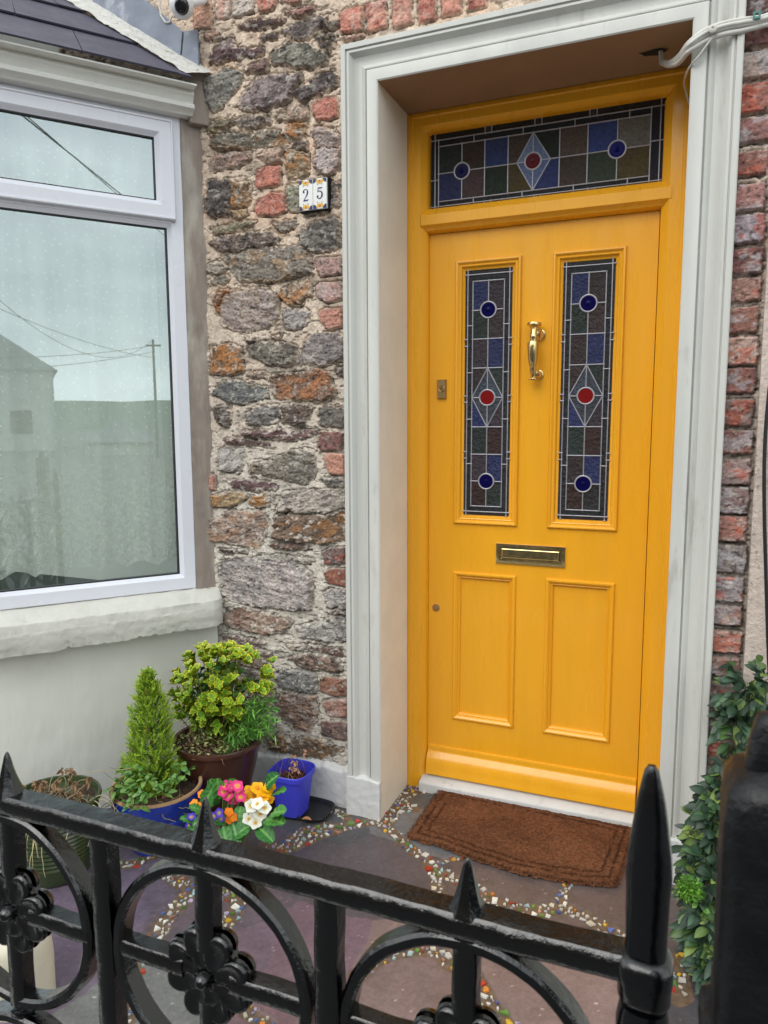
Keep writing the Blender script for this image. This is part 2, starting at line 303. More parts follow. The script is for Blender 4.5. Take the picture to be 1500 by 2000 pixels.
for poly, col, c2 in [
 ([(680,70),(760,45),(860,40),(880,55),(800,95),(740,95)], (142,84,78), DK),
 ([(380,170),(520,110),(560,130),(660,120),(670,140),(540,180),(430,180)], (92,66,66), DK),
 ([(660,200),(740,150),(950,105),(900,180),(840,245),(760,245)], (122,110,110), DK),
 ([(935,160),(990,145),(1020,155),(1010,175),(945,185)], (78,66,66), None),
 ([(890,240),(930,215),(1005,210),(1005,235),(900,250)], (82,80,76), None),
 ([(915,285),(930,262),(1000,255),(1000,298),(925,308)], (70,64,62), None),
 ([(200,400),(215,330),(280,270),(340,245),(360,300),(420,320),(540,300),(530,350),(400,370),(330,380),(260,405)], (84,62,66), (130,115,115)),
 ([(590,340),(700,280),(850,285),(870,320),(960,340),(950,410),(860,440),(720,420),(600,400)], (112,110,102), DK),
 ([(530,235),(600,210),(635,225),(630,245),(545,252)], (88,72,72), None),
 ([(210,245),(265,225),(290,235),(220,260)], (130,120,118), None),
 ([(160,230),(215,200),(240,215),(210,240),(170,250)], (165,120,105), None),
 ([(420,450),(480,420),(560,400),(570,440),(500,470),(430,470)], (112,86,86), None),
 ([(165,520),(220,480),(330,450),(400,470),(375,560),(330,620),(290,670),(220,725),(170,650)], (138,136,132), (100,100,98)),
 ([(375,690),(420,600),(500,500),(600,480),(780,480),(790,510),(750,560),(700,660),(580,700),(470,715)], (124,110,114), DK),
 ([(750,620),(800,560),(900,490),(1000,450),(1020,480),(1015,560),(900,610),(800,655)], (92,82,86), DK),
 ([(360,780),(430,755),(580,750),(590,790),(520,820),(400,825)], (130,118,112), DK),
 ([(635,770),(650,725),(750,700),(830,700),(825,760),(720,785)], (152,132,116), PK),
 ([(170,810),(250,780),(350,760),(340,800),(260,850),(180,860)], (122,110,90), (150,135,80)),
 ([(200,950),(230,890),(300,860),(480,870),(620,840),(680,880),(720,910),(640,930),(500,950),(300,975)], (104,98,88), (150,105,60)),
 ([(690,860),(710,810),(820,800),(820,880),(750,905)], (150,122,92), OR),
 ([(865,850),(900,820),(1000,840),(1030,880),(1035,960),(900,960)], (158,142,140), DK),
 ([(890,970),(1036,970),(1036,1080),(960,1140),(900,1120),(870,1050)], (165,152,156), PK),
 ([(190,1060),(240,1010),(350,990),(460,990),(450,1050),(330,1090),(200,1110)], (152,128,118), PK),
 ([(500,1010),(560,980),(660,960),(650,1050),(560,1055)], (166,138,124), PK),
 ([(700,960),(750,920),(820,935),(820,970),(720,980)], (92,76,72), None),
 ([(680,1010),(700,985),(830,1000),(830,1130),(720,1160),(690,1100)], (158,128,92), OR),
 ([(160,1290),(190,1180),(310,1160),(340,1240),(330,1390),(210,1410),(170,1360)], (88,80,80), (60,56,56)),
 ([(335,1180),(450,1180),(460,1290),(420,1350),(345,1355)], (130,92,56), OR),
 ([(340,1370),(425,1360),(430,1400),(350,1420)], (152,124,92), None),
 ([(700,1210),(790,1200),(790,1370),(720,1370),(695,1300)], (142,142,124), None),
 ([(800,1180),(960,1180),(965,1370),(810,1375)], (130,124,110), None),
 ([(975,1190),(1035,1190),(1040,1330),(985,1345)], (130,122,115), DK),
 ([(200,1490),(330,1455),(500,1440),(480,1470),(330,1500),(220,1515)], (138,130,108), None),
 ([(600,1450),(740,1430),(740,1480),(660,1500)], (130,116,106), None),
 ([(760,1600),(800,1510),(860,1450),(1000,1420),(1045,1440),(1045,1600),(960,1625),(880,1640)], (108,104,102), DK),
 ([(200,1580),(230,1540),(400,1520),(600,1510),(650,1550),(600,1600),(380,1620),(250,1625)], (114,98,92), DK),
 ([(270,1670),(380,1640),(600,1615),(780,1600),(850,1690),(860,1780),(760,1800),(640,1830),(400,1825),(330,1760)], (118,111,104), (160,130,100)),
 ([(640,1930),(680,1880),(760,1860),(830,1880),(800,1970),(740,2000)], (150,132,112), OR),
 ([(180,1720),(260,1700),(300,1740),(250,1780),(180,1760)], (150,142,132), None),
 ([(190,1820),(270,1790),(310,1810),(260,1850),(200,1850)], (140,132,122), None),
 ([(230,1960),(250,1890),(320,1880),(330,1960),(290,2040),(240,2040)], (146,88,52), OR)]:
    st(A_, poly, col, c2)
for poly in [[(865,680),(890,650),(1000,630),(1025,660),(1025,760),(900,785),(870,740)], [(490,1200),(500,1110),(580,1080),(650,1075),(655,1200),(600,1210),(520,1225)], [(485,1370),(500,1310),(600,1250),(680,1260),(690,1370),(640,1400),(510,1400)]]:
    st(A_, poly, (194,98,80), (205,130,110), .009, True)
for poly in [[(880,1700),(900,1680),(1045,1670),(1050,1780),(920,1800)], [(890,1860),(920,1840),(1050,1830),(1055,1940),(960,1970),(895,1930)]]: st(A_, poly, (168,132,128), (190,170,165), .009, True)
st(I_, [(432,600),(440,578),(470,565),(520,562),(545,590),(540,620),(520,640),(470,645),(430,635)], (154,140,138), (170,150,135))
st(I_, [(565,555),(600,550),(608,575),(580,590),(562,580)], (155,130,110), OR)
for poly, col, c2 in [
 ([(490,20),(600,0),(630,30),(620,100),(550,125),(500,110)], (148,142,144), None),
 ([(80,230),(200,205),(250,230),(265,350),(200,380),(80,370)], (146,104,72), OR),
 ([(290,225),(340,190),(440,200),(560,215),(565,310),(500,325),(400,315),(310,280)], (112,106,98), DK),
 ([(580,310),(610,190),(640,145),(800,145),(825,160),(825,290),(700,320)], (134,126,128), (100,94,96)),
 ([(280,180),(320,175),(315,195),(285,195)], (80,60,55), None),
 ([(430,170),(480,155),(470,180)], (80,60,55), None),
 ([(100,480),(150,415),(250,410),(300,440),(400,450),(400,500),(300,530),(200,530)], (116,118,118), (90,92,96)),
 ([(415,385),(560,365),(700,350),(750,370),(780,490),(700,525),(450,505),(430,440)], (120,90,74), (172,112,70)),
 ([(780,350),(825,335),(825,380),(790,380)], (92,72,72), None),
 ([(300,375),(390,360),(395,390),(320,385)], (140,122,112), None),
 ([(105,570),(150,550),(190,560),(200,610),(180,660),(130,650)], (96,88,84), DK),
 ([(285,600),(340,560),(460,550),(470,600),(450,645),(340,655),(290,640)], (120,116,118), DK),
 ([(465,550),(560,540),(650,560),(640,600),(600,670),(480,640),(470,590)], (106,88,80), DK),
 ([(695,580),(720,560),(828,565),(828,670),(700,660)], (98,94,92), DK),
 ([(255,695),(400,690),(480,680),(600,700),(680,685),(680,700),(560,740),(440,735),(280,715)], (94,66,68), None),
 ([(160,745),(290,735),(400,765),(340,770),(180,755)], (88,62,64), None),
 ([(130,800),(160,780),(265,800),(265,860),(240,920),(140,910)], (158,154,154), None),
 ([(345,880),(420,850),(560,800),(660,800),(665,930),(610,990),(480,960),(380,930)], (124,118,110), (84,80,78)),
 ([(300,880),(345,870),(345,925),(310,925)], (140,122,108), None),
 ([(180,970),(300,965),(440,985),(450,1015),(330,1020),(210,1005)], (104,76,82), None),
 ([(710,960),(820,960),(825,1000),(740,1000)], (115,110,110), None),
 ([(90,1060),(150,1035),(280,1040),(285,1070),(200,1110),(100,1110)], (160,128,84), OR),
 ([(310,1060),(400,1040),(405,1110),(350,1120),(310,1100)], (150,128,98), OR),
 ([(450,1140),(490,1040),(640,1025),(830,1030),(832,1130),(640,1150),(520,1140)], (160,152,146), (130,122,116)),
 ([(450,1290),(452,1160),(560,1160),(700,1165),(832,1140),(835,1290),(740,1320),(640,1310)], (108,88,74), (150,102,58)),
 ([(95,1190),(200,1140),(380,1140),(410,1200),(380,1290),(340,1355),(220,1320),(90,1300)], (154,132,122), (172,132,100)),
 ([(420,1330),(560,1325),(640,1345),(560,1345),(450,1345)], (110,78,68), None),
 ([(130,1355),(280,1355),(285,1370),(150,1372)], (66,50,50), None),
 ([(130,1440),(200,1410),(420,1400),(560,1430),(640,1480),(655,1540),(640,1680),(540,1690),(400,1680),(200,1640),(150,1600)], (166,156,158), (138,134,134)),
 ([(720,1600),(740,1580),(840,1590),(843,1680),(740,1670)], (150,146,150), None),
 ([(370,1390),(480,1385),(650,1410),(620,1425),(450,1410)], (150,146,140), None),
 ([(155,1760),(180,1690),(300,1680),(420,1720),(540,1760),(500,1810),(400,1825),(200,1790)], (146,122,110), (120,90,80)),
 ([(559,1790),(700,1760),(845,1720),(848,1860),(700,1860),(590,1840)], (142,140,140), (112,110,112)),
 ([(730,1690),(840,1700),(840,1715),(750,1705)], (120,112,110), None)]:
    st(B_, poly, col, c2)
for poly, col, c2 in [([(690,30),(720,10),(815,0),(818,110),(740,125),(700,80)], (196,116,98), None), ([(685,780),(700,695),(830,700),(830,795),(700,800)], (126,82,78), DK),
 ([(720,830),(735,815),(833,820),(833,935),(760,935),(725,880)], (202,122,98), None), ([(80,930),(110,940),(112,1020),(80,1020)], (182,102,82), None),
 ([(710,1370),(750,1345),(838,1340),(840,1435),(730,1435)], (106,84,84), (160,80,60)), ([(720,1480),(760,1460),(840,1465),(843,1560),(740,1540)], (150,76,56), (110,60,50))]:
    st(B_, poly, col, c2, .009, True)
for poly, col, c2 in [
 ([(170,480),(300,470),(450,510),(600,540),(560,570),(400,545),(200,510)], (126,106,102), None),
 ([(780,560),(960,565),(940,595),(820,590)], (150,142,130), None),
 ([(1000,560),(1150,575),(1340,600),(1385,650),(1250,640),(1100,600)], (108,78,74), DK),
 ([(820,690),(950,640),(1250,670),(1340,740),(1320,800),(1100,800),(940,770)], (126,102,92), DK),
 ([(660,850),(760,800),(1020,820),(1070,870),(1070,1000),(960,1000),(740,960)], (124,124,126), (100,100,102)),
 ([(740,1050),(850,1020),(1070,1060),(1085,1200),(1070,1300),(1020,1390),(900,1370),(760,1300),(700,1180)], (146,114,100), (150,140,135)),
 ([(650,1570),(640,1480),(720,1420),(850,1480),(1000,1460),(1150,1490),(1340,1580),(1300,1610),(1120,1665),(1000,1640),(860,1620)], (112,94,78), (150,110,70)),
 ([(160,560),(400,570),(640,640),(640,780),(400,760),(150,720)], (140,124,112), DK),
 ([(130,760),(380,780),(620,840),(600,980),(300,960),(120,900)], (120,112,108), DK),
 ([(100,960),(300,1000),(680,1020),(660,1180),(400,1200),(110,1150)], (134,116,104), DK),
 ([(90,1200),(400,1240),(680,1260),(640,1440),(300,1420),(90,1380)], (118,104,98), DK)]:
    st(C_, poly, col, c2)
for poly, col, c2 in [([(1120,880),(1160,860),(1385,880),(1390,1040),(1260,1050),(1120,1000)], (144,84,62), DK), ([(1140,1110),(1250,1080),(1385,1090),(1375,1265),(1200,1240)], (156,98,82), (190,160,150)),
 ([(1130,1300),(1180,1290),(1395,1310),(1400,1480),(1270,1470),(1140,1430)], (120,92,88), (90,80,80))]:
    st(C_, poly, col, c2, .009, True)
# brick strip right of the surround (pixel rows read off the photo)
for i, (y0, y1, col) in enumerate([(-20,34,(84,58,56)),(42,92,(120,76,74)),(104,154,(150,128,124)),(166,222,(150,76,66)),(234,280,(138,90,88)),(298,345,(148,80,72)),(362,412,(150,100,98)),(422,476,(138,126,140)),(487,535,(118,68,66)),(545,590,(150,108,100)),(602,650,(150,84,70)),(660,712,(172,140,132)),(720,768,(140,76,66)),(782,832,(116,86,84)),(842,886,(140,76,68)),(897,946,(142,118,118)),(952,1002,(124,98,98)),(1008,1056,(148,96,88)),(1063,1116,(110,100,100)),(1125,1172,(138,130,136)),(1182,1218,(150,98,84)),(1230,1272,(158,120,112)),(1282,1318,(138,102,92)),(1330,1372,(112,92,90)),(1384,1430,(92,72,68)),(1444,1490,(96,82,76)),(1500,1545,(90,74,70))]):
    xa = 1455 - y0 * .062 + 6
    za = onY(xa, y0, -.006)[2]; zb = onY(xa, y1, -.006)[2]; j = (i * 37 % 7) * .001
    STONES.append(([(.962, za), (1.043 - j, za), (1.045 - j, (za + zb) / 2), (1.043 - j, zb), (.962, zb)], col, (178, 92, 70) if i % 2 else (170, 165, 168), .010, True))
def STC(c):
    m = sum(c) / 3.; k = .60 if c[0] - c[2] > 60 else .78; q = lin(tuple((m + (v - m) * k) * 1.0 + 16 for v in c), 1.12); return (q[0] * 1.05, q[1], q[2] * .92, 1)
def stone_sheet(name, x0, x1, z0, z1, step, parent, mcol_hi=(214, 194, 174), mcol_lo=(206, 198, 186)):
    nx = int((x1 - x0) / step) + 1; nz_ = int((z1 - z0) / step) + 1
    X, Z = np.meshgrid(np.linspace(x0, x1, nx), np.linspace(z0, z1, nz_), indexing='ij')
    wx = X + (fbm(X * 28, Z * 28, 3) - .5) * .016 + (fbm(X * 95, Z * 95, 5, 3) - .5) * .017; wz = Z + (fbm(X * 28, Z * 28, 11) - .5) * .012 + (fbm(X * 95, Z * 95, 13, 3) - .5) * .015
    grain = fbm(X * 170, Z * 170, 21, 3); med = fbm(X * 45, Z * 45, 23, 4); big = fbm(X * 9, Z * 9, 29, 3)
    H = (med - .5) * .007 + (grain - .5) * .0035 + (big - .5) * .008
    t = sstep(.9, 2.2, Z)[..., None]
    C = np.array(lin(mcol_lo, 1.12))[:3] * (1 - t) + np.array(lin(mcol_hi, 1.12))[:3] * t
    C = C * (.78 + .42 * med[..., None]) * (.86 + .28 * grain[..., None])
    pk = sstep(.55, .68, fbm(X * 7, Z * 7, 31, 3))[..., None] * t; C = C * (1 - .16 * pk * np.array([.0, .45, .7]))
    dirt = sstep(.60, .72, fbm(X * 18, Z * 26, 37, 4))[..., None]; C = C * (1 - .38 * dirt)
    flake = sstep(.655, .70, fbm(X * 42, Z * 130, 51, 3)) ; H -= flake * .004; C = C * (1 - .45 * flake[..., None])
    best = np.full(X.shape, -1.)
    for k, (poly, col, c2, h, brick) in enumerate(STONES):
        P = np.array(poly)
        if P[:, 0].max() < x0 - .03 or P[:, 0].min() > x1 + .03 or P[:, 1].max() < z0 - .03 or P[:, 1].min() > z1 + .03: continue
        i0, i1 = np.clip([(P[:, 0].min() - .03 - x0) / step, (P[:, 0].max() + .03 - x0) / step + 2], 0, nx).astype(int)
        j0, j1 = np.clip([(P[:, 1].min() - .03 - z0) / step, (P[:, 1].max() + .03 - z0) / step + 2], 0, nz_).astype(int)
        if i1 <= i0 or j1 <= j0: continue
        S = (slice(i0, i1), slice(j0, j1)); x = X[S]; z = Z[S]
        f = .45 if brick else 1.; d = poly_sd(x + (wx[S] - x) * f, z + (wz[S] - z) * f, poly) + (.0018 if brick else .0045)
        rr = random.Random(k); hh = h if h else rr.uniform(.005, .012); th = rr.uniform(-.5, .5)
        cs, sn = math.cos(th * .5), math.sin(th * .5); u = x * cs + z * sn; v = -x * sn + z * cs
        lay = fbm(u * 22, v * 75, 100 + k, 4); pat = fbm(u * 26, v * 40, 200 + k, 4); fine = fbm(u * 150, v * 210, 300 + k, 2)
        m = sstep(-.001, .0035, d); m = m if brick else m * (1 - .85 * sstep(.54, .62, fbm(x * 60, z * 90, 800 + k, 3)) * (1 - sstep(.004, .014, d))); dome = sstep(-.001, .0045 if not brick else .004, d)
        facet = fbm(u * 16, v * 30, 900 + k, 2); rel = (lay - .5) * (.011 if not brick else .003) + (np.round(facet * 7) / 7 - .5) * (.008 if not brick else .001) + (fine - .5) * .004 + (np.abs(pat - .5) < .018) * -(.003 if not brick else .001)
        hs = hh * dome + rel + (0 if brick else ((x - P[:, 0].mean()) * rr.uniform(-.12, .12) + (z - P[:, 1].mean()) * rr.uniform(-.18, .10)) * dome)
        groove = np.exp(-((d + .0025) / .0028) ** 2) * (fbm(x * 40, z * 40, 400 + k, 3) > .38) * .0085
        H[S] = np.where(m > .0, H[S] * (1 - m) + hs * m, H[S]) - groove * (1 - m)
        base = np.array(STC(col))[:3] * np.ones(x.shape + (3,))
        if c2 is not None:
            w = sstep(.5, .62, pat)[..., None] * .62; base = base * (1 - w) + np.array(lin(c2, 1.1))[:3] * w
        base = base * (.48 + .92 * lay[..., None]) * (.62 + .72 * fine[..., None])
        lime = (sstep(.62, .70, fbm(x * 55, z * 75, 500 + k, 4)) * (.75 if not brick else .45) * (1.0 if z.mean() < 1.2 else .7))[..., None]
        base = base * (1 - lime) + np.array(lin((205, 198, 188)))[:3] * lime
        pit = sstep(.66, .74, fbm(u * 75, v * 110, 600 + k, 3))[..., None]; base = base * (1 - .6 * pit); 
        C[S] = C[S] * (1 - m[..., None]) + base * m[..., None]
        cr = (np.exp(-((d + .002) / .0022) ** 2) * (fbm(x * 30, z * 30, 700 + k, 3) > .47))[..., None]; C[S] *= (1 - .62 * cr)  # crevice shade around the stone edges darkened into the vertex colour
    return sheet(name, X, -H, Z, np.clip(C, .004, .9), M['stone'], parent)
wall = thing('house_wall', 'old rubble stone wall with scattered red bricks between bay window and door surround', 'wall', (-.45, 0, 0))
stone_sheet('rubble_stonework', -.93, -.185, .03, 3.0, .0026, wall)
stone_sheet('upper_stonework', -1.40, -.93, 2.45, 3.0, .005, wall)
stone_sheet('lintel_brickwork', -.185, 1.3, 2.55, 3.0, .0035, wall)
stone_sheet('brick_strip', .95, 1.075, -.05, 2.56, .003, wall, (196, 180, 166), (150, 140, 130))
mb = MB(); mb.box((-4, .004, 3.0), (6, .3, 6.2)); mb.box((-4, .03, -.05), (-.93, .3, 3.0)); mb.box((1.3, .02, -.05), (6, .3, 3.0)); mb.build('upper_wall', M['render'], wall)
mb = MB(); mb.box((-.93, .025, -.05), (-.2, .3, 3.0)); mb.box((-.2, .025, 2.4515), (1.3, .3, 3.0)); mb.box((.975, .03, -.05), (1.3, .3, 2.6)); mb.build('wall_core', M['concrete'], wall)
# white painted skirting at the wall foot
mb = MB(); z1 = .165
mb.add([(-.80, -.018, -.03), (-.19, -.018, -.03), (-.19, -.018, .135), (-.80, -.018, .145), (-.80, .01, .168), (-.19, .01, .160)], [(0, 1, 2, 3), (3, 2, 5, 4)])
X, T = np.meshgrid(np.linspace(-.80, -.19, 160), np.linspace(0, 1, 40), indexing='ij')
topz = .150 + (fbm(X * 30, X * 0 + 2, 5) - .5) * .02
Zs = np.where(T < .7, -.03 + (topz - .012 + .03) * (T / .7), topz - .012 + (T - .7) / .3 * .022); Ys = np.where(T < .7, -.020, -.020 + ((T - .7) / .3) * .032) - (fbm(X * 60, Zs * 60, 8) - .5) * .004
sheet('painted_skirting', X, Ys, Zs, np.ones(X.shape + (3,)) * .7, M['plinth'], wall)
# ================================================================== DOOR SURROUND
xo0, xo1, xi0, xi1, zo, zi, YF, SF = -.1936, .9675, -.0672, .8494, 2.5774, 2.4497, .2264, -.045
sur = thing('door_surround', 'pale grey moulded plaster architrave framing the yellow door', 'door surround', (.39, 0, 0))
W = xi0 - xo0
prof = [(0, -.02), (0, .036), (.003, .040), (.017, .040), (.0185, .033), (.021, .033), (.0225, .037), (.029, .037), (.034, .030), (.040, .0195), (.050, .016), (.060, .0155), (.066, .017), (.072, .024), (.077, .028), (.080, .0295), (.083, .0285), (.0845, .022), (.087, .022), (.0885, .033), (.092, .0345), (W - .004, .0345), (W, .0315)]
prof = [(d * 1.0, h + .008) for d, h in prof]
mb = MB(); mb.sweep(xo0, xo1, .12, zo, prof, PY(0), 'LTR'); mb.build('architrave', M['surround'], sur, smooth=28)
def blockmesh(x0, x1, z0, z1, yf, seed, cap=.02):
    nx, nz_ = 40, 50; X, Z = np.meshgrid(np.linspace(x0, x1, nx), np.linspace(z0, z1, nz_), indexing='ij')
    return X, Z
def roughblock(name, x0, x1, y0, y1, z0, z1, m, parent, seed=0, ragged=True):
    # a plaster block: front, sides and a ragged sloping top in one closed grid
    mb = MB(); n = 28; rows = 30; per = []
    cs = [(x0, y1), (x0, y0), (x1, y0), (x1, y1)]
    ring = []
    for a, b in zip(cs[:-1], cs[1:]):
        k = 6 if a[0] == b[0] else n
        for i in range(k): ring.append((a[0] + (b[0] - a[0]) * i / k, a[1] + (b[1] - a[1]) * i / k))
    ring.append(cs[-1]); vs = []; fs = []; R = len(ring)
    for j in range(rows + 1):
        z = z0 + (z1 - z0) * j / rows
        for i, (x, y) in enumerate(ring):
            nn = (float(fbm(np.array(x * 60. + y * 50), np.array(z * 60.), seed)) - .5) * .004
            zz = z + ((float(fbm(np.array(x * 45. + 3), np.array(1. + y * 20), seed + 4)) - .35) * .02 if j == rows and ragged else 0)
            f = 0 if 6 <= i < 6 + n else 1
            vs.append((x + (nn if f else 0), y + (nn if not f else 0) - .0, zz))
    for j in range(rows):
        for i in range(R - 1): fs.append((j * R + i, j * R + i + 1, (j + 1) * R + i + 1, (j + 1) * R + i))
    base = len(vs)
    for i, (x, y) in enumerate(ring): vs.append((x0 + (x - x0) * 1., y1 if y < y1 else y, z1 + .012))
    top = rows * R
    for i in range(R - 1): fs.append((top + i, top + i + 1, base + i + 1, base + i))
    mb.add(vs, fs); return mb.build(name, m, parent, smooth=50)
roughblock('plinth_block', xo0 - .002, xi0 - .0008, -.052, .0, -.03, .135, M['plinth'], sur, 3)
roughblock('plinth_block', xi1 + .0008, xo1 + .003, -.052, .0, -.03, .135, M['plinth'], sur, 9)
# reveal lining
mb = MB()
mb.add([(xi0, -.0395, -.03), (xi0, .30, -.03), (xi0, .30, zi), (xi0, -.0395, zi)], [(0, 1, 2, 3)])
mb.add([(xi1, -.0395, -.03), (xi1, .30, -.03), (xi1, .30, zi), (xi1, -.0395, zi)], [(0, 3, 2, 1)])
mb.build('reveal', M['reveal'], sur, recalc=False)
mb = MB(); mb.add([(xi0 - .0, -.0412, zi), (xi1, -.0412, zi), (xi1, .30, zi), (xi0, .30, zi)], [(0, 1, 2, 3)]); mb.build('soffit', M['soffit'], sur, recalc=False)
# ================================================================== YELLOW FRAME + TRANSOM LIGHT + THRESHOLD
frm = thing('doorcase', 'yellow painted door frame with leaded transom light and white threshold', 'door frame', (.39, YF, 0))
YL = YF + .045
pf = PY(YF)
tx0, tx1, tz0, tz1 = .005, .772, 2.1365, 2.3888
mb = MB()
# jambs: outer rect -> leaf opening / transom glass
jl = [(0, -.05), (0, 0.0), (.010, .004), (.018, .004), (.022, -.001), (.024, -.001), (.046, -.001), (.052, -.008), (.058, -.016), (.064, -.022), (.0665, -.030), (.0672, -.075)]
mb.sweep(xi0 + .001, xi1 - .001, -.02, zi - .001, [(d, h) for d, h in jl], pf, 'L')
mb.sweep(xi0 + .001, xi1 - .001, -.02, zi - .001, [(d * .0802 / .0672 if d > .024 else d, h) for d, h in jl], pf, 'R')
mb.sweep(xi0 + .001, xi1 - .001, 1, zi - .001, [(0, -.05), (0, 0), (.008, .003), (.014, .003), (.018, -.001), (.0445, -.001), (.049, -.007), (.0535, -.015), (.057, -.020), (.060, -.034), (.0609, -.055)], pf, 'T')
mb.build('jamb', M['yellow'], frm, smooth=30)
mb = MB()
zt = 2.0522
tb = [(tz0, -.055), (tz0 - .001, -.028), (tz0 - .006, -.020), (tz0 - .024, -.006), (tz0 - .028, .002), (tz0 - .062, .002), (tz0 - .066, -.004), (tz0 - .072, -.013), (tz0 - .077, -.016), (tz0 - .080, -.026), (zt + .001, -.040), (zt - .0, -.075)]
vs = []; 
for x in (xi0 + .05, xi1 - .05): vs += [pf(x, z, h) for z, h in tb]
n = len(tb); mb.add(vs, [(i, i + 1, n + i + 1, n + i) for i in range(n - 1)]); mb.build('transom_bar', M['yellow'], frm, smooth=30)
def leaded(name, parent, x0, x1, z0, z1, yv, lites, borders, cames, rounds, seed, w=.0042):
    # lites: list of (polygon in 0..1, colour); cames: segments in 0..1; rounds: (u, v, r, colour)
    rr = random.Random(seed); U = lambda u: x0 + (x1 - x0) * u; V = lambda v: z1 - (z1 - z0) * v
    mb = MB()
    for poly, col in lites:
        n = len(poly); lift = .0012 if col == (70, 30, 36) else 0; tilt = [rr.uniform(-.0009, .0009) for _ in range(n)]
        k = rr.uniform(.8, 1.2)
        mb.add([(U(u), yv + tilt[i] * (0 if lift else .5) - lift, V(v)) for i, (u, v) in enumerate(poly)], [tuple(range(n))], lin(col, k * .58))
    g = mb.build('stained_glass', M['glass_lites'], parent, recalc=False)
    mb = MB(); P = PY(yv)
    for (a, b) in cames:
        p = np.array([U(a[0]), V(a[1])]); q = np.array([U(b[0]), V(b[1])]); t = q - p; L = np.linalg.norm(t); t /= L; nn = np.array([-t[1], t[0]]) * w / 2
        hw = .0028; vs = []
        for c in (p - t * w * .2, q + t * w * .2):
            for s_, h in ((-1, -.001), (-.75, hw * .7), (0, hw), (.75, hw * .7), (1, -.001)):
                e = c + nn * s_; vs.append(P(e[0], e[1], h))
        mb.add(vs, [(i, i + 1, i + 6, i + 5) for i in range(4)])
        for c in (p, q): mb.lathe([(w * .85, .0), (w * .75, .0022), (.0001, .0036)], (c[0], yv, c[1]), 8, axis='y')
    for (u, v, r, col) in rounds:
        c = (U(u), yv, V(v)); mb.lathe([(r - .003, -.001), (r - .0025, .003), (r, .0042), (r + .0025, .003), (r + .003, -.001)], c, 28, axis='y')
    mb.build('lead_cames', M['lead'], g, smooth=60)
    for (u, v, r, col) in rounds:
        mb = MB(); c = (U(u), yv, V(v)); red = col[0] > col[2]
        pr_ = [(r - .001, .0016), (r * .8, .0022), (r * .55, .0021), (r * .40, .0018), (r * .28, .0021), (r * .12, .0040 if not red else .0023), (.0001, .0043 if not red else .0024)]
        mb.lathe(pr_, c, 28, axis='y', col=lin(col)); mb.build('glass_roundel', M['smooth_lite'], g, smooth=60)
    return g
BLU = (38, 54, 112); BRN = (66, 52, 54); GRN = (38, 56, 52); PUR = (66, 56, 66); BDR = (22, 34, 42); RBR = (64, 36, 34); GRY = (76, 88, 104); OLV = (72, 62, 36); RED = (122, 26, 28); NVY = (14, 12, 66)
